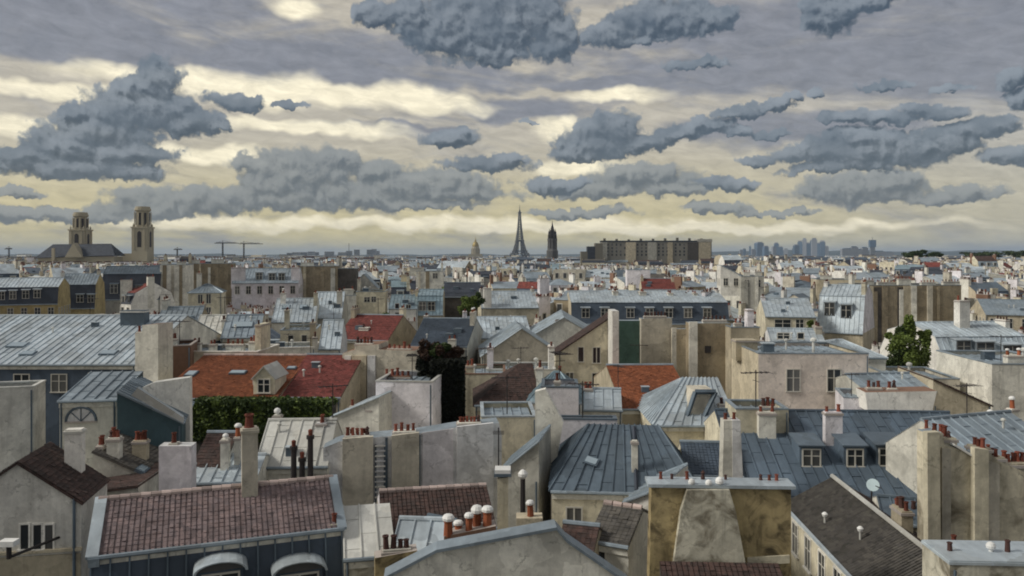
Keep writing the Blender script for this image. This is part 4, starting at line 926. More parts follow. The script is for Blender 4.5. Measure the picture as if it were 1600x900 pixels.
# ---------------------------------------------------------------- foreground
# left
hs('pale_block','pale tall blank block at the left edge above the cream gable',-90,53,608,50,2.6,'flat',wall='white',side='pale',ang=.28,coping='zincW',y1=720)
_r, _f, zE, Q = hs('lunette_house','pale house with a half-round window under a low zinc roof',93,183,624,45,5,'mf',r=.85,wall='pale',side='teal',rm='zinc',ang=.16,y1=690)
s0, z0 = _f.at(127,658); rr = 22*45/F; mb = MB(); n = 12
arc = [(s0+rr*math.cos(math.pi*i/n), z0+rr*math.sin(math.pi*i/n)) for i in range(n+1)]
for p, q in zip(arc, arc[1:]): mb.beam((p[0],-.05,p[1]),(q[0],-.05,q[1]),.07,'zincD',6)
mb.box(s0-rr-.05,s0+rr+.05,-.12,0,z0-.08,z0,'mortar'); lw = part('lunette_window', mb, _r)
mb = MB(); mb.poly([(a, -.03, z) for a, z in [(s0+rr*.93*math.cos(math.pi*i/n), z0+rr*.93*math.sin(math.pi*i/n)) for i in range(n+1)]], 'bandgrey'); part('pane', mb, lw)
for i in (3,6,9):
    mb = MB(); mb.beam((s0,-.06,z0),(s0+rr*.93*math.cos(math.pi*i/n),-.06,z0+rr*.93*math.sin(math.pi*i/n)),.03,'zincD'); part('glazing_bar', mb, lw)
hs('slate_clad_house','dark teal clad wall under a pale sloping parapet',183,284,664,44,7,'mr',r=1.9,wall='teal',rm='zinc',ang=.30,y1=690,gable='teal')
_r, _f = wallp('gable_wall','white sloping gable wall behind the dark teal clad wall',[(222,606),(240,598),(296,590),(297,700),(262,700),(262,650)],46.5,.8,'white',ang=.2,top='zincW',y1=690)
_r, _f = wallp('parapet','pale zinc capped slope running down the teal clad house',[(205,618),(215,606),(286,652),(286,661)],43.2,.5,'zincW',ang=.30,top='zincL',y1=662,pname='coping')
_r, _f, zE, Q = hs('cream_gable_house','cream gable with three dark windows at the bottom left corner',-80,127,786,33,3.4,'gy',r=1.75,rs=.52,wall='white',rm='tileB',ang=.18,wins=[(30,820,48,858),(52,820,66,858),(70,820,84,858)],y1=900,frame='white')
chimney(_r, 3.9, 2.5, .7, .5, 22.0, 24.3, 0, 'white', cap='zincW', label='white stack without pots')
s0, z0 = _f.at(0,862); s1, _ = _f.at(127,862); mb = MB(); mb.box(.0, _f.w+.05, -.14, -.003, z0-.12, z0, 'beige'); part('string_course', mb, _r)
mb = MB(); mb.box(.01, _f.w-.01, -.06, -.004, 8, z0-.25, 'beige'); part('lower_wall', mb, _r)
s0, z0 = _f.at(117,800); mb = MB(); mb.beam((s0,-.1,z0+.6),(s0,-.1,z0-9),.06,'zincD',6); part('drainpipe', mb, _r)
root = thing('roof_lamp', 'small white lamp head on a bracket at the bottom left edge', 'lamp', ((14-800)*30/F, 30, 0))
mb = MB(); z = H-(852-400)*30/F; mb.box(-.28,.28,-.2,.2,z,z+.2,'capw'); part('lamp_head', mb, root)
mb = MB(); mb.beam((0,0,z),(0,0,z-.5),.09,'iron',8); mb.beam((0,0,z-.45),(0,3.6,z-.9),.06,'iron',6); part('bracket', mb, root)
hs('brown_roofed_house','pale green tinged gable with a small dark roof behind the cream gable',128,216,768,37.5,5,'ml',r=.3,wall='pale',rm='tileB',ang=.05,y1=780,gutter=False)
hs('brown_roofed_house','grey brown tiled roof between the pale gable and the white stack',146,252,752,40,5,'mr',r=1.6,wall='pale',rm='tileG',ang=.12,y1=760,sky=[(222,735,.9,.5,0)],ch=[(150,160,697,.4,2,.5),(166,186,686,.2,4,.5),(206,228,690,1.5,4,.5,'r','beige')])
_r, _f = wallp('chimney_stack','square lavender white chimney block with one red pot',[(248,697),(299,697),(299,800),(248,800)],37.5,.8,'lav',ang=.1,y1=760,top='bandgrey',cat='chimney'); potrow(_r,_f,266,274,694,.2,1,sc=.9,base=.2)
hs('brown_roofed_house','short brown tiled slope right of the lavender chimney block',296,346,737,42,5,'gx',r=1.5,wall='pale',rm='tileB',ang=.0,y1=740)
hs('zinc_roofed_house','pale zinc roof running behind the tiled ridge',292,400,752,41,5,'gx',r=.7,wall='pale',rm='zincL',ang=.1,y1=760,ch=[(344,356,688,1,1,.5,'m'),(366,374,684,1.5,1,.4,'w')])
hs('white_roofed_house','pale blue white panelled roof behind the tiled ridge right part',398,512,728,44,6,'gx',r=1.9,wall='pale',rm='zincW',ang=.05,y1=745,ch=[(426,438,650,4,1,.5,'m'),(494,510,662,2.5,2,.6,'r','bandgrey')])
for i, (px, y0, y1_) in enumerate(((459,697,745),(485,680,745),(472,715,745))):
    K = 40/F; root = thing('chimney_pipe', ['thick dark vent pipe left of two behind the tiled ridge','tallest dark vent pipe behind the tiled ridge','short dark vent pipe between two taller ones'][i], 'chimney', ((px-800)*K, 40, 20))
    mb = MB(); z1 = H-(y0-400)*K-20; mb.lathe([(.16,-2),(.14,z1-.2),(.2,z1-.18),(.2,z1)], 'iron', 10); part('pipe', mb, root); mb = MB(); mb.lathe([(.1,z1),(.12,z1+.25),(.05,z1+.3)], 'pot', 8); part('pipe_cap', mb, root)

# big pinkish tiled roof
A_ = Vector(((140-800)*F*10.8/468/F, F*10.8/468)); B_ = Vector(((535-800)*F*10.8/422/F, F*10.8/422)); ang = math.atan2((B_-A_).y, (B_-A_).x)
dC = (A_.y+B_.y)/2; xcpx = 337.5
_fr = Fr(140,535,31.0,ang)
_r, _f, zE, Q = hs('tiled_house','long pinkish brown tiled roof with pale ridge tiles bottom left',140,535,845,30.4,5.4,'gx',r=1.3,rt=.46,wall='slateB',rm='tileP',ang=ang,ridge='tiles',y1=900,gable='bandgrey')
w = _f.w
# slate attic below the eave with arched dormers
mb = MB(); part('attic', (mb.slab([(0.02,-.05,zE-.12),(w-.02,-.05,zE-.12),(w-.02,-.75,zE-3.2),(0.02,-.75,zE-3.2)],.1,'slateB'), mb)[1], _r)
n = 14
for i in range(n+1):
    mb = MB(); x = .05+(w-.1)*i/n; mb.hexa([(x-.03,-.10,zE-.15),(x+.03,-.10,zE-.15),(x+.03,-.80,zE-3.2),(x-.03,-.80,zE-3.2),(x-.03,-.16,zE-.15),(x+.03,-.16,zE-.15),(x+.03,-.86,zE-3.2),(x-.03,-.86,zE-3.2)],'zincD'); part('zinc_rib', mb, _r)
for px, wd_ in ((345,1.3),(468,1.45)):
    s0, z0 = _f.at(px, 922, -.9); dormer(_r, s0, -.95, z0, wd_, .8, back=.5, mat='slateB', hood='zincL', arch=True)
mb = MB(); mb.box(-.02,.34,-.3,5.4,zE-.35,zE-.05,'zinc'); part('verge', (mb.slab([(-.12,-.2,zE+.02),(.30,-.2,zE+.02),(.30,2.5,zE+1.42),(-.12,2.5,zE+1.42)],.15,'zincL'), mb)[1], _r)
mb = MB(); part('verge', (mb.slab([(w-.2,-.2,zE+.02),(w+.15,-.2,zE+.02),(w+.15,2.5,zE+1.42),(w-.2,2.5,zE+1.42)],.15,'zinc'), mb)[1], _r)
s0, z1 = _f.at(378,672,1.9); s1, _ = _f.at(403,672,1.9); ck = chimney(_r,(s0+s1)/2,2.2,s1-s0,.6,zE+.5,z1,1,'bandtan','r','bandtan',sc=1.5,label='tall square concrete grey stack with one red pot')
s0, z1 = _f.at(512,822,.1); s1, _ = _f.at(534,822,.1); chimney(_r,(s0+s1)/2,.3,s1-s0,.45,zE-.3,z1,1,'cream','r','cream',sc=1.0)

# centre party wall with flues
_r, _f = wallp('flue_wall','long grey party wall with vertical flues and red pots in the centre',[(505,700),(530,690),(580,684),(650,678),(712,668),(780,661),(784,680),(784,860),(505,860)],45,1.6,'bandgrey',ang=.13,y1=780,top='zinc')
for (a, b_, ya, yb, m_, pr) in ((535,583,686,682,'bandtan',.28),(612,655,681,676,'bandtan',.28),(714,771,667,661,'bandgrey',.24),(660,708,676,670,'lav',.06),(652,657,680,680,'zincD',.1),(602,606,684,684,'zincD',.12)):
    band(_r,_f,[(a,ya),(b_,yb),(b_,860),(a,860)],pr,m_,name='flue' if pr > .2 else 'render_or_shade_panel')
mb = MB()
for i in range(11):
    s0, z0 = _f.at(586,696+i*8); s1, _ = _f.at(602,696+i*8); mb.box(s0,s1,-.12,-.04,z0-.05,z0+.04,'bandgrey' if i % 2 else 'white')
for px in (587,601):
    s0, z0 = _f.at(px,694); mb.box(s0-.04,s0+.04,-.1,-.003,z0-3.2,z0,'zincD')
part('ladder', mb, _r)
potrow(_r,_f,541,575,683,.3,5,base=.5,wt=.7,sc=.9); potrow(_r,_f,547,570,684,1.0,3,base=.4); potrow(_r,_f,617,648,676,.3,4,base=.5,wt=.7,sc=.95); potrow(_r,_f,718,750,662,.3,6,base=.5,wt=.7,sc=.8)
root = thing('tv_aerial', 'thin upright aerial mast at the right end of the flue wall', 'aerial', ((779-800)*43/F, 43, 20)); K = 43/F
mb = MB(); mb.beam((0,0,0),(0,0,H-(668-400)*K-20),.035,'iron',6); part('mast', mb, root)
mb = MB(); z = H-(676-400)*K-20
for i in range(5): mb.beam((-.3,-.4+i*.2,z),(.3,-.4+i*.2,z),.012,'iron')
mb.beam((0,-.45,z),(0,.45,z),.018,'iron'); part('antenna', mb, root)

hs('brown_tiled_house','dark maroon brown tiled roof below the flue wall',596,776,828,34.5,5.2,'gx',r=1.05,rt=.5,wall='beige',rm='tileB',ang=.20,ridge='tiles',y1=830,gable='lav',ch=[(640,660,815,-.2,0)])
_r,_f,zE,Q = hs('zinc_lean_to','pale weathered zinc lean-to roof with wide panels bottom centre left',538,618,868,31,3.2,'mf',r=1.0,wall='fluegrey',rm='zincW',ang=.22,y1=900)
hs('zinc_lean_to','curved blue zinc roof piece right of the pale lean-to',612,690,862,30.5,2.6,'gx',r=.8,wall='fluegrey',rm='zincL',ang=-.1,y1=880)
hs('small_slate_roof','small dark square roof hatch left of the white capped pots',652,697,838,33,1.6,'gx',r=.5,wall='grey',rm='zincD',ang=-.5,y1=840)
_r, _f = wallp('chimney_stack','low stained chimney with four dark pots bottom centre',[(586,872),(652,860),(652,1000),(586,1000)],29,.7,'mustard',ang=.2,y1=900,cat='chimney',top='mortar')
potrow(_r,_f,602,639,862,.1,4,'d',base=.2,sc=.95)
_r, _f = wallp('gable_wall','broad cream blank gable with blue zinc coping bottom centre',[(604,904),(682,860),(868,826),(884,846),(980,914),(980,1100),(604,1100)],26,.45,'pale',ang=.08,y1=900,top='zincB')
mb = MB(); P_ = [(600,900),(682,857),(869,822),(886,842),(984,910)]
for p, q in zip(P_, P_[1:]):
    a, b_ = _f.at(*p), _f.at(*q); mb.hexa([(a[0],-.12,a[1]-.1),(b_[0],-.12,b_[1]-.1),(b_[0],.5,b_[1]-.1),(a[0],.5,a[1]-.1),(a[0],-.12,a[1]),(b_[0],-.12,b_[1]),(b_[0],.5,b_[1]+.06),(a[0],.5,a[1]+.06)],'zinc')
part('coping', mb, _r)
_r, _f = wallp('chimney_stack','low terracotta stack with five white capped pots',[(694,838),(775,822),(775,900),(694,900)],28.2,.7,'brick',ang=.1,y1=840,cat='chimney',top='mortar')
ck = [c for c in _r.children][0]
for (px, py, t) in ((700,836,.15),(716,838,.5),(732,828,.15),(745,830,.5),(761,822,.3)):
    s0, z0 = _f.at(px,py,t); pots(ck, [(s0,t,z0-.02)], 'w', 1.15)
_r, _f = wallp('chimney_stack','slim cream chimney with a flat white cap left of the zinc house',[(777,748),(794,746),(794,900),(777,900)],32,.5,'cream',ang=0,y1=830,cat='chimney',top='cream')
mb = MB(); s0, z0 = _f.at(772,744); s1, z1 = _f.at(799,738); mb.box(s0,s1,-.12,.62,z0,z0+.12,'zincD'); mb.box(s0+.03,s1-.03,-.1,.6,z0+.12,z0+.26,'capw'); part('cap', mb, _r)
root = thing('chimney_pipe', 'thin stained pipe with a pale ball top left of the zinc hipped house', 'chimney', ((817-800)*33/F, 33, 20)); K = 33/F; z1 = H-(744-400)*K-20
mb = MB(); mb.lathe([(.12,0),(.10,z1-.1)],'iron',8); part('pipe', mb, root); mb = MB(); mb.lathe([(.1,z1-.1),(.19,z1),(.2,z1+.12),(.1,z1+.24),(.02,z1+.28)],'capw',10); part('pipe_cap', mb, root)
root = thing('chimney_pot_stack', 'single red pot with white cap on a stained base by the thin pipe', 'chimney', ((829-800)*31/F, 31, 0)); K = 31/F; z1 = H-(806-400)*K
mb = MB(); mb.box(-.55,.45,-.3,.4,z1-4,z1,'beige'); st_ = part('stack', mb, root); pots(st_, [(0,0,z1)], 'w', .95)

hs('pale_wall_house','pale beige green wall left of the tall white gable',752,838,652,50,5,'flat',wall='cream',coping='zincL',ang=.05,y1=720)
hs('zinc_roofed_house','blue grey zinc slope rising towards the tall pale gable',778,842,746,41,4,'ml',r=1.9,wall='grey',rm='zinc',ang=-.2,y1=790)
_r, _f = wallp('gable_wall','tall pale narrow gable left of the zinc hipped roof',[(836,612),(852,608),(880,660),(868,730),(846,780),(836,780)],45,.6,'pale',ang=-.1,y1=760,top='white')
_r,_f,zE,Q = hs('zinc_hipped_house','large blue grey zinc hipped roof with a small light skylight',862,1092,768,39.5,8,'hip',r=2.45,inl=1.9,inr=1.6,rt=.5,wall='cream',rm='zincD',ang=-.08,y1=770,wins=[(884,794,910,828),(942,790,968,820)],sky=[(924,722,.75,.55,0)],ch=[(988,996,690,1,0,.3)])
mb = MB(); mb.beam((_f.w*.58,-.1,zE+.1),(_f.w*.60,3.7,zE+2.4),.1,'slate'); part('valley', mb, _r)
_r,_f,zE,Q = hs('dormer_house','narrow white house with grey panelled roof left of the stained wall',974,1022,790,34.5,5,'ml',r=.75,wall='white',rm='zinc',ang=-.5,y1=850,wins=[(982,806,1004,840)])
hs('tiled_lean_to','small ribbed tile roof over a pale wall with one window',918,982,846,31.5,4,'gx',r=.85,wall='pale',rm='tileG',ang=-.45,wins=[(934,852,946,872)],y1=900,ridge='tiles')
hs('brown_tiled_house','small brown tiled patch right of the cream gable coping',866,925,872,30.5,3,'gx',r=.8,wall='beige',rm='tileB',ang=-.3,y1=880)

# stained chimney wall
_r, _f = wallp('chimney_wall','large ochre stained chimney wall with a pale trapezoid flue bottom right of centre',[(1018,762),(1236,762),(1236,1100),(1010,1100)],30,.8,'mustard',ang=-.05,y1=900,top='zincL')
band(_r,_f,[(1074,766),(1140,766),(1150,800),(1166,886),(1052,886),(1064,800)],.30,'fluegrey',name='flue')
band(_r,_f,[(1052,886),(1168,886),(1168,894),(1052,894)],.36,'cream',name='ledge')
band(_r,_f,[(1168,872),(1234,868),(1234,880),(1168,884)],.1,'cream',name='ledge')
mb = MB(); s0, z0 = _f.at(1012,760); s1, _ = _f.at(1242,760); mb.box(s0,s1,-.14,.95,z0,z0+.12,'zincL'); cp = part('coping', mb, _r)
for px in (1081,1108,1125):
    s_, z_ = _f.at(px,762,-.05); pots(cp, [(s_,-.02,z0+.02)], 'm', .75)
for px in (1033,1074,1098,1134,1190,1202,1214,1050):
    s_, z_ = _f.at(px,760,.6); pots(cp, [(s_,.65,z0+.1)], 'r', .62)
_r,_f,zE,Q = hs('maroon_lean_to','dark maroon tiled lean-to at the foot of the stained chimney wall',1036,1228,912,28.6,.9,'mf',r=.42,wall='darkw',rm='tileB',ang=-.05,y1=905)

# chimneys and pale walls behind
root = thing('chimney_stack','tapering chimney with shade-coloured right half and a red pot right of the pale blue pavilion','chimney',((1140-800)*42/F,42,16)); K = 42/F
z1 = H-(655-400)*K-16; mb = MB(); mb.hexa([(-.55,-.4,0),(.75,-.4,0),(.75,.5,0),(-.55,.5,0),(-.38,-.3,z1),(.45,-.3,z1),(.45,.4,z1),(-.38,.4,z1)],'pale'); o = part('stack', mb, root)
mb = MB(); mb.hexa([(.08,-.43,0),(.78,-.43,0),(.78,.45,0),(.08,.45,0),(.05,-.33,z1+.01),(.47,-.33,z1+.01),(.47,.38,z1+.01),(.05,.38,z1+.01)],'bandgrey'); part('render_or_shade_panel', mb, root); pots(o, [(-.2,0,z1),(.22,0,z1)], 'r', .8)  # grey cover puts the shade of the right side into the colour
hs('cream_wall_house','cream wall with flue strips behind the stained chimney wall',1150,1232,640,48,3,'flat',wall='cream',coping='zinc',ang=-.05,y1=740,ch=[(1190,1214,636,.0,3,.5)])
hs('low_dark_roof','dark low slate roof right of the zinc hipped roof',1070,1160,742,44,5,'gx',r=1.2,wall='cream',rm='slateB',ang=-.1,y1=760)
_r,_f,zE,Q = hs('slate_house','broad dark blue slate roof with three dormers on the right',1162,1600,786,42,16,'gx',r=3.25,rt=.5,wall='cream',rm='zincS',ang=-.06,y1=790,gable='cream',
   dor=[(1268,728,1.05,1.15,0),(1336,728,1.0,1.15,0),(1392,727,1.35,1.15,0)],ch=[(1290,1317,645,4.6,2,.5,'r','lav'),(1186,1213,645,5.2,2,.5,'r','pale')])
root = thing('satellite_dish','pale blue round satellite dish in front of the dark slate roof','satellite dish',((1364-800)*38/F,38,16)); K = 38/F; zc = H-(758-400)*K-16
mb = MB(); mb.lathe([(.02,0),(.13,.02),(.23,.05),(.29,.09)],'dish',16); o = part('dish', mb, root, loc=(0,0,zc)); o.rotation_euler = (math.radians(70),0,math.radians(-25))
mb = MB(); mb.beam((0,.15,0),(0,.15,zc),.04,'iron',6); mb.beam((0,.15,zc),(.15,-.5,zc),.02,'iron',6); part('pole', mb, root)

# diagonal slate roof running towards us
a0 = math.atan2(.6, 12.1)
P0 = Vector((13.65, 27.5)); root = thing('long_tiled_house','long grey tiled roof running diagonally towards the viewer bottom right','building',(P0.x,P0.y,0),-a0)
w, Dp, zE, r_ = 4.6, 14.5, H-12.8, 1.3
mb = MB(); walls(mb, w, Dp, zE, 'cream'); mb.poly([(0,0,zE),(w,0,zE),(w*.5,0,zE+r_)],'cream'); mb.poly([(0,Dp,zE),(w*.5,Dp,zE+r_),(w,Dp,zE)],'cream'); part('wall', mb, root)
roofquad(root,(-.2,Dp,zE-.08),(-.2,-.1,zE-.08),(w*.5,-.1,zE+r_),(w*.5,Dp,zE+r_),'tileG'); roofquad(root,(w+.2,-.1,zE-.08),(w+.2,Dp,zE-.08),(w*.5,Dp,zE+r_),(w*.5,-.1,zE+r_),'tileB')
mb = MB(); mb.beam((w*.5,-.15,zE+r_+.06),(w*.5,Dp,zE+r_+.06),.11,'zincW',6); part('ridge_cap', mb, root)
mb = MB(); mb.beam((-.3,-.1,zE-.1),(-.3,Dp,zE-.1),.1,'zincL',6); part('gutter', mb, root)
mb = MB(); mb.box(-.12,-.003,0,Dp,zE-.5,zE-.15,'pale'); part('cornice', mb, root)
for i in range(7): window(root,'l',1.0+i*2.0,zE-2.2,.85,1.5,frame='white')
mb = MB(); mb.beam((1.0,7.2,zE+.58),(1.0,7.2,zE+.95),.05,'zincW',6); mb.lathe([(.1,.0),(.14,.12),(.06,.2)],'capw',10,(1.0,7.2,zE+.95)); part('roof_vent', mb, root)
mb = MB(); mb.beam((.5,10.2,zE+.3),(.5,10.2,zE+.6),.05,'zincW',6); mb.lathe([(.1,.0),(.14,.12),(.06,.2)],'capw',10,(.5,10.2,zE+.6)); part('roof_vent', mb, root)
for dy, n_ in ((3.5,2),(8.5,3)): chimney(root, w*.72, dy, .5, 1.1, zE, zE+r_+.25, n_, 'beige')
reg(1240,1480,740,900,36)

# right chimney walls
_r, _f = wallp('chimney_wall','tall stained chimney wall with sloping top and many red pots at the right edge',[(1450,678),(1472,676),(1476,694),(1526,712),(1544,706),(1560,720),(1625,748),(1625,1100),(1452,1100)],34,.9,'stained',ang=.02,y1=860,top='zinc')
band(_r,_f,[(1449,676),(1468,675),(1472,1000),(1451,1000)],.35,'cream',name='flue'); band(_r,_f,[(1523,700),(1545,703),(1545,1000),(1523,1000)],.30,'cream',name='flue')
band(_r,_f,[(1545,720),(1562,726),(1562,1000),(1545,1000)],.1,'bandtan',name='flue'); band(_r,_f,[(1472,700),(1486,702),(1486,1000),(1472,1000)],.1,'bandtan',name='flue')
for a, b_, y_, n_ in ((1458,1468,676,2),(1478,1492,686,3),(1532,1546,702,3),(1553,1568,716,3),(1576,1610,726,5)): potrow(_r,_f,a,b_,y_,.3,n_,base=.6,wt=.9,sc=.85,mat='stained')
mb = MB(); s0, z0 = _f.at(1486,691,.2); s1, z1 = _f.at(1514,708,.2); mb.hexa([(s0,-.1,z0-.1),(s1,-.1,z1-.1),(s1,.4,z1-.1),(s0,.4,z0-.1),(s0,-.1,z0),(s1,-.1,z1),(s1,.4,z1),(s0,.4,z0)],'capw'); part('coping', mb, _r)
hs('zinc_roofed_house','grey zinc slope behind the right hand chimney wall',1535,1680,724,40,6,'gx',r=1.7,rt=.6,wall='pale',rm='zinc',ang=.35,y1=730,ch=[(1548,1558,655,4,1,.4,'m'),(1582,1592,640,5,1,.4,'w')])
_r,_f,zE,Q = hs('flat_roofed_block','flat pale zinc roofed block at the bottom right corner',1484,1680,884,25.5,1.9,'flat',wall='fluegrey',coping='zincL',ang=-.05,y1=900)
mb = MB(); mb.box(0,_f.w,0,1.9,zE+.02,zE+.13,'zincL'); part('roof', mb, _r)
for px, k_ in ((1484,'d'),(1548,'m'),(1573,'r')):
    s0, z0 = _f.at(px,868,.9); pots(_r.children[-1], [(s0,.9,zE+.12)], k_, .8)
hs('low_zinc_roof','small zinc roof pieces in the gap below the slate roof',1380,1462,818,37,4,'gx',r=.6,wall='pale',rm='zincD',ang=-.3,y1=830,ch=[(1398,1408,796,0,2,.4),(1424,1432,800,1,1,.4)])

# ---------------------------------------------------------------- greenery
def leaves(mb, c, rad, n, mat, size=.28, ell=True, rr=None):
    rr = rr or R; k = mb.mi(mat); c = Vector(c)
    for _ in range(n):
        while True:
            p = Vector((rr.uniform(-1,1), rr.uniform(-1,1), rr.uniform(-1,1)))
            if not ell or (p.length <= 1 and p.length > rr.random()*.75): break
        q = c + Vector((p.x*rad[0], p.y*rad[1], p.z*rad[2]))
        a = Vector((rr.uniform(-1,1), rr.uniform(-1,1), rr.uniform(-.6,.6))).normalized(); b_ = a.orthogonal().normalized()
        b_.rotate(Matrix.Rotation(rr.uniform(0,6.28), 3, a)); e = a*size*rr.uniform(.5,1.2); g_ = b_*size*rr.uniform(.35,.8)
        i = len(mb.v); mb.v += [tuple(q-e), tuple(q+g_), tuple(q+e), tuple(q-g_)]; mb.f.append((i,i+1,i+2,i+3)); mb.m.append(k)
def tree(name, label, px, pyb, d, clumps, mats, n, size=.28, cat='tree', group=None, trunk=True):
    """clumps: (px, py, rx_px, ry_px) in the plane of the tree, given real depth"""
    K = d/F; x0 = (px-800)*K; root = thing(name, label, cat, (x0, d, 0), 0, group)
    zb = H-(pyb-400)*K; tops = []
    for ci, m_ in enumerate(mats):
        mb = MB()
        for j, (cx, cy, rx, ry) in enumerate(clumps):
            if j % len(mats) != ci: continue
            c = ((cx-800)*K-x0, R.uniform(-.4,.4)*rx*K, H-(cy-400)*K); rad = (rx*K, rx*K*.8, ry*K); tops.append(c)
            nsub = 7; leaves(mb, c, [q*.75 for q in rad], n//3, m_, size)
            for _ in range(nsub):
                o_ = [R.uniform(-.75,.75)*q for q in rad]; leaves(mb, (c[0]+o_[0], c[1]+o_[1], c[2]+o_[2]), [q*R.uniform(.28,.5) for q in rad], n//nsub, m_, size)
        part('crown', mb, root, kind='stuff')
    if trunk:
        mb = MB(); mb.beam((0,0,0),(0,0,zb),.32,'bark',8,.2); top = Vector((0,0,zb))
        for c in tops: mb.beam(top, Vector(c), .12, 'bark', 5, .04)
        part('trunk', mb, root)
    return root
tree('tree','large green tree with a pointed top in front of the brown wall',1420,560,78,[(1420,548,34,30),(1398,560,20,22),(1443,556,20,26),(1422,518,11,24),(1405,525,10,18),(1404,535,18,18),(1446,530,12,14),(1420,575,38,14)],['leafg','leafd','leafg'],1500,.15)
reg(1380,1462,505,590,78)
tree('tree','small round green tree left of the tall white chimney',734,482,128,[(734,474,17,15),(746,470,12,12),(724,484,11,9)],['leafg','leafd'],1100,.19)
tree('tree','low green bush at the foot of the white gabled house',602,500,126,[(602,493,8,6),(610,497,6,4)],['leafg'],300,.25)
tree('tree','flat dark green treetop behind the slim roofs left of the small round tree',715,448,190,[(705,448,16,5),(735,446,14,5),(720,450,14,5)],['leafg','leafd'],300,.4)
tree('tree','small yellow green treetop beside the pale cabin roof',1268,515,100,[(1268,513,8,9),(1266,506,5,5)],['leafg'],300,.22)
tree('tree','dark treetop on the right between far pale blocks',1440,396,700,[(1436,396,18,5),(1460,397,12,4),(1425,399,12,4)],['leafd'],500,1.3)
tree('tree','row of dark treetops at the far right horizon',1560,396,900,[(1520,398,20,4),(1550,397,20,5),(1585,397,22,5)],['leafd'],500,1.5)
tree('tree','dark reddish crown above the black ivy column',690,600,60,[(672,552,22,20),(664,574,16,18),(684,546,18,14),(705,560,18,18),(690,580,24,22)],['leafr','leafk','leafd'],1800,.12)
reg(650,722,535,665,60)
# ivy hung wall under the crown and ivy terrace under the orange roofs
def ivy(name, label, x0, x1, y0, y1, d, th, mats, n, sz, ang=0.0, bumps=8):
    f = Fr(x0, x1, d, ang); _, zt = f.at((x0+x1)/2, y0); _, zb = f.at((x0+x1)/2, y1)
    root = thing(name, label, 'ivy', (f.P0.x, f.P0.y, 0), ang)
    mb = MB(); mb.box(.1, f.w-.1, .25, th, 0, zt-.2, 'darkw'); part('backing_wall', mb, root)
    for m_, k_ in mats:
        mb = MB()
        for _ in range(bumps*3):
            c = (R.uniform(.05,.95)*f.w, R.uniform(.0,.2), R.uniform(zb, zt-.15)); leaves(mb, c, (R.uniform(.25,.6)*f.w/bumps*1.6, .3, R.uniform(.3,.8)), int(n*k_)//(bumps*3), m_, sz)
        leaves(mb, (f.w/2, .1, (zt+zb)/2), (f.w/2, .2, (zt-zb)/2), int(n*k_), m_, sz, ell=False)
        leaves(mb, (f.w/2, th/2, zt-.1), (f.w/2, th/2, .18), int(n*k_*.4), m_, sz, ell=False)
        part('leaves', mb, root, kind='stuff')
    reg(x0, x1, y0, y1, d)
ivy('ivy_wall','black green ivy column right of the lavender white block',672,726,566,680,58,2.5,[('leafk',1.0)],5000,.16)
ivy('hedge','long dark green hedge under the orange and red tiled roofs',298,518,628,690,54.5,1.6,[('leafd',.7),('leafg',.5)],9000,.16,-.04,14)

# ---------------------------------------------------------------- the rest of the city
WALLM = ['pale','cream','white','lav','beige','grey','bandtan','tan','bandgrey']
WALLN = {'pale':'pale grey','cream':'cream','white':'white','lav':'lavender grey','beige':'beige','grey':'grey','bandtan':'greyish tan','tan':'brown','bandgrey':'bluish grey'}
ROOFM = ['zincL','zinc','zinc','zincL','slate','zincL','tileB','zincD','tileG','zincB','zincW','tileR','zinc','slateB']
ROOFN = {'zincL':'pale zinc','zinc':'grey zinc','slate':'dark slate','tileR':'red tiled','tileB':'brown tiled','zincD':'dark zinc','tileG':'grey tiled','zincB':'blue zinc','zincW':'whitish metal','slateB':'blue slate'}
RF = random.Random(21); CH = [0]
def region(px):
    for lim, t in ((60,'at the left edge'),(240,'below the twin towered church'),(420,'below the pair of cranes'),(620,'left of the white gable'),(760,'below the golden dome'),(900,'below the iron tower'),(1120,'below the long grey block'),(1300,'below the blue far towers'),(1480,'below the lone slim tower')):
        if px < lim: return t
    return 'at the right edge'
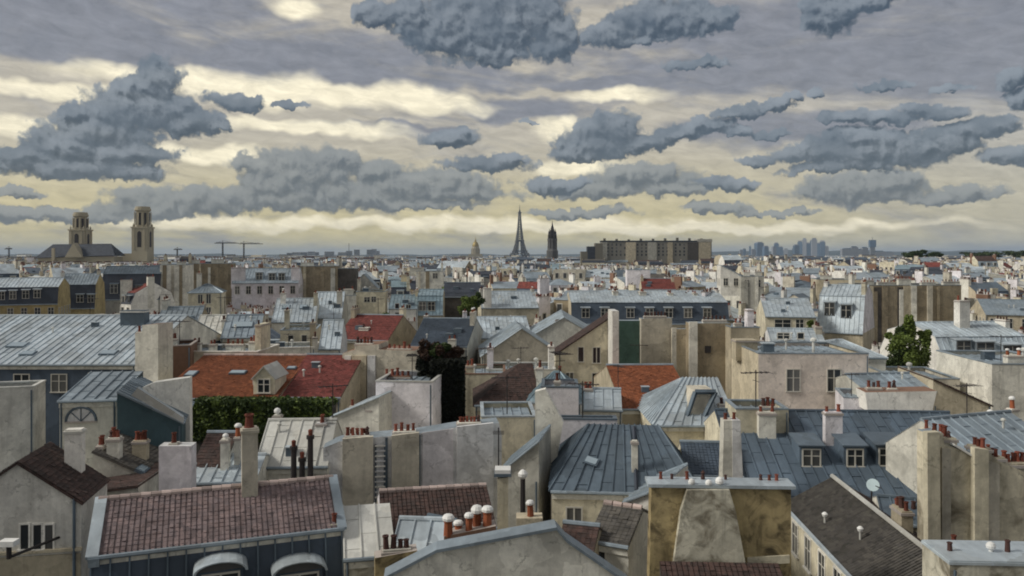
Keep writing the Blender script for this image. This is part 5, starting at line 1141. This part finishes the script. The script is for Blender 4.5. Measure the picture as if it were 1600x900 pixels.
def fill_geo(w, D, zE, kind, r, wm, rm, low, wmb, rmb, cmb, nmb, rr, lod, T=None):
    T = T or (lambda p: p)
    class X_(MB): pass
    Q, P = shape(kind, w, D, zE, r, **({'h1': 2.6, 'm': 1.1} if kind == 'mans' else {}), o=.12)
    def po(mb, pts, m): mb.poly([T(p) for p in pts], m)
    for a in (((0,0,0),(w,0,0),(w,0,zE),(0,0,zE)), ((w,0,0),(w,D,0),(w,D,zE),(w,0,zE)), ((w,D,0),(0,D,0),(0,D,zE),(w,D,zE)), ((0,D,0),(0,0,0),(0,0,zE),(0,D,zE))): po(wmb, a, wm)
    for p in P: po(wmb, p, wm)
    for (A,B,Cc,Dd,tag) in Q:
        st = low if tag.startswith('steep') else rm
        if (Vector(Cc)-Vector(Dd)).length < .01: po(rmb, (A,B,Cc), st)
        else: po(rmb, (A,B,Cc,Dd), st)
        if lod == 0 and not tag.endswith('b') and tag != 'back':
            n_ = nrm([A,B,Cc,Dd]); N = max(2, int((Vector(B)-Vector(A)).length/1.1))
            for i in range(N+1):
                a_, d_ = lerp(A,B,i/N), lerp(Dd,Cc,i/N)
                if (a_-d_).length < .3: continue
                e = (Vector(B)-Vector(A)).normalized()*.05
                po(rmb, (a_-e, a_+n_*.09, d_+n_*.09, d_-e), st); po(rmb, (a_+n_*.09, a_+e, d_+e, d_+n_*.09), st)
    def bx(mb, x0,x1,y0,y1,z0,z1,m, top=None):
        mb.hexa([T(p) for p in [(x0,y0,z0),(x1,y0,z0),(x1,y1,z0),(x0,y1,z0),(x0,y0,z1),(x1,y0,z1),(x1,y1,z1),(x0,y1,z1)]], m, top)
    if kind == 'flat':
        for q in ((0,w,0,.25),(0,w,D-.25,D),(0,.25,.25,D-.25),(w-.25,w,.25,D-.25)): bx(wmb, *q, zE, zE+.25, wm)
        if rr.random() < .6: x = rr.uniform(.2,.6)*w; bx(wmb, x, x+w*.25, D*.3, D*.6, zE-.3, zE+rr.uniform(1.2,2.6), rr.choice(WALLM))
    zr = zE+r+(2.6 if kind == 'mans' else 0)
    ch = []
    for sx in ((0,1) if rr.random() < .75 else (rr.choice((0,1)),)):
        if rr.random() < .9:
            ln = rr.uniform(1.5,4.0) if lod < 2 else rr.uniform(3,6); t0 = rr.uniform(.1, max(.15, 1-ln/D-.1))*D; h_ = zr+rr.uniform(.2,1.4); x0 = -.02 if sx == 0 else w-.55
            ch.append((x0, x0+.57, t0, t0+ln, h_, rr.choice(['pale','beige','white','cream','bandtan','brick','lav'])))
    if rr.random() < .4: x0 = rr.uniform(.25,.65)*w; ch.append((x0, x0+rr.uniform(.7,2.2), D*.45, D*.45+.6, zr+rr.uniform(.5,1.5), rr.choice(['pale','white','beige','lav'])))
    CH[0] = len(ch)
    for c in ch:
        bx(cmb, c[0], c[1], c[2], c[3], zE-1, c[4], c[5]); bx(cmb, c[0]-.05, c[1]+.05, c[2]-.05, c[3]+.05, c[4], c[4]+.1, 'mortar')
        if lod < 2:
            lx, ly = c[1]-c[0], c[3]-c[2]; n = max(1, int(max(lx,ly)/.42))
            for i in range(n):
                if rr.random() < .15: continue
                px_ = c[0]+lx/2 if ly > lx else c[0]+.2+(lx-.4)*i/max(1,n-1); py_ = c[2]+ly/2 if lx >= ly else c[2]+.2+(ly-.4)*i/max(1,n-1); hh = rr.uniform(.3,.6)
                bx(cmb, px_-.1, px_+.1, py_-.1, py_+.1, c[4]+.1, c[4]+.1+hh, rr.choice(['potd','potd','pot','mortar','capw']))
        else: bx(cmb, c[0]+.1, c[1]-.1, c[2]+.2, c[3]-.2, c[4]+.1, c[4]+.5, 'potd')
    if lod < 2:                                # windows on the faces turned to the street
        for row in range(2 if lod == 0 else 1):
            z = zE-2.4-row*2.9
            for face in 'flr':
                Lf = w if face == 'f' else D; n = int(Lf/2.3)
                if face != 'f' and rr.random() < .5: continue
                for i in range(n):
                    c = (i+.5)*Lf/n
                    if face == 'f': bx(nmb, c-.62, c+.62, -.07, .0, z-.1, z+1.75, 'frame'); bx(nmb, c-.48, c+.48, -.09, -.02, z, z+1.6, 'glass')
                    elif face == 'l': bx(nmb, -.07, 0, c-.62, c+.62, z-.1, z+1.75, 'frame'); bx(nmb, -.09, -.02, c-.48, c+.48, z, z+1.6, 'glass')
                    else: bx(nmb, w, w+.07, c-.62, c+.62, z-.1, z+1.75, 'frame'); bx(nmb, w+.02, w+.09, c-.48, c+.48, z, z+1.6, 'glass')
        if kind == 'mans':
            n = int(w/2.4)
            for i in range(n):
                c = (i+.5)*w/n; bx(nmb, c-.65, c+.65, .15, 1.6, zE+.3, zE+2.0, 'frame' if rr.random() < .7 else low); bx(nmb, c-.45, c+.45, .10, .2, zE+.45, zE+1.8, 'glass'); bx(nmb, c-.75, c+.75, .05, 1.9, zE+2.0, zE+2.12, 'zincL')
        elif kind in ('gx', 'hip', 'mf') and rr.random() < .6:
            for i in range(rr.randint(1,3)):
                c = rr.uniform(.15,.85)*w; k_ = rr.uniform(.3,.6); y_ = k_*D/2; zz = zE+r*k_ if kind != 'mf' else zE+r*k_/2
                if kind != 'hip' or .3*w < c < .7*w: bx(nmb, c-.5, c+.5, y_-.2, y_+.5, zz, zz+.55, 'zincD', 'skylight_glass')

block = {}
def yaw_at(x, y):
    k = (int(math.floor(x/75+.5*math.floor(y/65))), int(math.floor(y/65)))
    if k not in block: block[k] = RF.choice([-.6,-.3,-.1,0,0,.15,.35,.7])
    return block[k] + RF.uniform(-.05,.05)
cands = []
y = 37.0
while y < 900:
    step = 11.0 if y < 500 else 15
    hw = y*0.70+12; x = -hw - RF.uniform(0,8)
    while x < hw:
        w = RF.uniform(5.5,12) if y < 500 else RF.uniform(10,20)
        cands.append((x, y+RF.uniform(-3,3), w, RF.uniform(8,13))); x += w*RF.uniform(.98,1.25)
    y += step*RF.uniform(.85,1.1)
y = 48.0
while y < 165:
    x = -y*.7
    while x < y*.7:
        w = RF.uniform(2.8,6.0); cands.append((x, y+RF.uniform(-2,2), w, -RF.uniform(2.5,5))); x += w*RF.uniform(1.0,1.8)
    y += RF.uniform(4.5,7)
cands.sort(key=lambda c: c[1])
made = 0; stuffW = MB(); nst = 0
for (x, y, w, D) in cands:
    small = D < 0; D = abs(D)
    yaw = yaw_at(x, y); zE = RF.gauss(20.6, 1.6) if y > 110 else RF.gauss(19.0, 1.0)
    if y > 250: zE = RF.gauss(21.2, 2.3)
    kind = RF.choice(['gx','gx','mans','mans','hip','flat','gy','mf','ml','mr']); r = RF.uniform(1.0,2.8) if kind not in ('flat',) else 0
    if kind in ('gy','ml','mr'): r = min(r, 2.0)
    tot = zE+r+(2.6 if kind == 'mans' else 0)+1.6
    pa, pb = 800+(x)*F/y, 800+(x+w)*F/y; fr_ = 800+(x+w*.5)*F/(y+D)
    a, b_ = min(pa, fr_)-6, max(pb, fr_)+6
    lim = tot
    for (rx0, rx1, ry0, ry1, rd) in REG:
        if rx1 < a or rx0 > b_: continue
        if rd > y - 2:                          # something special stands behind: stay below what we want to see of it
            lim = min(lim, H-(min(ry1,899)-400)*(y)/F)
        elif rd > y - D - 14 and rd <= y:       # too close behind: would cut into it
            lim = min(lim, H-(ry1-400)*y/F) if ry1 < 899 and y < 120 else lim
    if lim < tot: zE -= (tot-lim)
    clash = any(rx0 < b_ and rx1 > a and rd-3 < y+D and rd+9 > y-2 and y < 150 for (rx0, rx1, ry0, ry1, rd) in REG)
    if small: clash = any(rx0 < b_ and rx1 > a and rd-1.5 < y+D and rd+2.5 > y-1 for (rx0, rx1, ry0, ry1, rd) in REG)
    if small: r = min(r, 1.3)
    if clash and (y < 130 or small): continue
    if zE < 11.5: continue
    if H-zE > 0 and 400+F*(H-tot)/y > 915: continue
    rm = RF.choice(ROOFM); wm = RF.choice(WALLM if y < 260 else ['pale','beige','cream','grey','bandtan','beige','tan','white']); low = RF.choice(['slate','slateB','zinc','slate'])
    rr = random.Random(int(x*7+y*13))
    if made < 285:
        made += 1
        if kind == 'mans' and rm.startswith('tile'): rm = 'zinc'
        kn = {'gx':'ridged','gy':'gabled','mans':'mansard','hip':'hipped','flat':'flat','mf':'sloping','ml':'sloping','mr':'sloping'}[kind]
        lab = '%s %s building, %s %s roof, STK, %s %s' % ('narrow' if w < 7.5 else 'wide' if w > 10 else 'mid-width', WALLN[wm], ROOFN[rm] if kind != 'flat' else 'pale', kn, 'nearer' if y < 130 else ('midway' if y < 230 else 'farther'), region(800+(x+w/2)*F/y))
        root = thing('city_building', lab, 'building', (x, y, 0), yaw, 'crowded old city buildings filling the middle distance')
        a_, b2, c_, d_ = MB(), MB(), MB(), MB()
        fill_geo(w, D, zE, kind, r, wm, rm if kind != 'flat' else 'zinc', low, a_, b2, c_, d_, rr, 0 if y < 200 else 1)
        nch = len(c_.v) and CH[0]; root['label'] = lab.replace('STK', ['no stack','one stack','two stacks','three stacks'][nch])
        part('wall', a_, root); part('roof', b2, root, kind='stuff')
        if c_.v: part('chimneys', c_, root, kind='stuff')
        if d_.v: part('windows', d_, root, kind='stuff')
    else:
        ca, sa = math.cos(yaw), math.sin(yaw)
        T = lambda p, x=x, y=y, ca=ca, sa=sa: (x+p[0]*ca-p[1]*sa, y+p[0]*sa+p[1]*ca, p[2])
        fill_geo(w, D, zE, kind, r, wm, rm if kind != 'flat' else 'zinc', low, stuffW, stuffW, stuffW, stuffW, rr, 1 if y < 450 else 2, T); nst += 1
_same = {}
for o in [o for o in C.objects if o.name.startswith('city_building')]: _same.setdefault(o['label'], []).append(o)
for lab_, os_ in _same.items():
    if len(os_) == 2:
        os_.sort(key=lambda o: o.location.x/o.location.y)
        for o, sfx in zip(os_, ('lefthand', 'righthand')): o['label'] = (sfx + ' ' + lab_).replace('mid-width ', '').replace(' grey building', ' building')
# beyond: blocks getting coarser out to the hills
y = 900.0
while y < 7500:
    big = 14 + y/130; hw = y*.70+60; x = -hw
    while x < hw:
        w = RF.uniform(.7,1.6)*big; D = big*.8; zE = RF.gauss(20.5,2.6)+(RF.uniform(4,14) if RF.random() < .03 else 0); yaw = RF.uniform(-.4,.4); kind = RF.choice(['gx','flat','mans','hip','mf']); rr = random.Random(int(x*3+y))
        tot = zE + 5; pm = 800+(x+w/2)*F/y
        if not (y < 1700 and 55 < pm < 240 and False):
            ca, sa = math.cos(yaw), math.sin(yaw); T = lambda p, x=x, y=y, ca=ca, sa=sa: (x+p[0]*ca-p[1]*sa, y+p[0]*sa+p[1]*ca, p[2])
            fill_geo(w, D, min(zE, 27) if y < 3500 else zE, kind, RF.uniform(1,3) if kind != 'flat' else 0, RF.choice(['pale','beige','cream','grey','tan','bandtan','beige','tan']), RF.choice(['zinc','slate','zincD','slateB','tileB','zincL','zinc','tileG']), 'slate', stuffW, stuffW, stuffW, stuffW, rr, 2, T); nst += 1
        x += w*RF.uniform(1.0,1.35)
    y += big*RF.uniform(1.0,1.3)
part('distant_rooftops', stuffW, None, kind='stuff')
print('individual', made, 'stuff', nst, 'objs', len(C.objects), 'tris~', sum(len(p.vertices)-2 for o in C.objects if o.type == 'MESH' for p in o.data.polygons))

# ---------------------------------------------------------------- air
m = bpy.data.materials.new('haze_air'); m.use_nodes = True; nt = m.node_tree; nt.nodes.clear()
pv = nt.nodes.new('ShaderNodeVolumePrincipled'); ou = nt.nodes.new('ShaderNodeOutputMaterial'); nt.links.new(pv.outputs[0], ou.inputs['Volume'])
pv.inputs['Color'].default_value = (.62,.78,1.0,1); pv.inputs['Density'].default_value = 5e-5; MATS['haze_air'] = m
mb = MB(); mb.box(-32000,32000,-4000,41000,-1.5,345,'haze_air'); hz = part('haze', mb, None, kind='stuff')
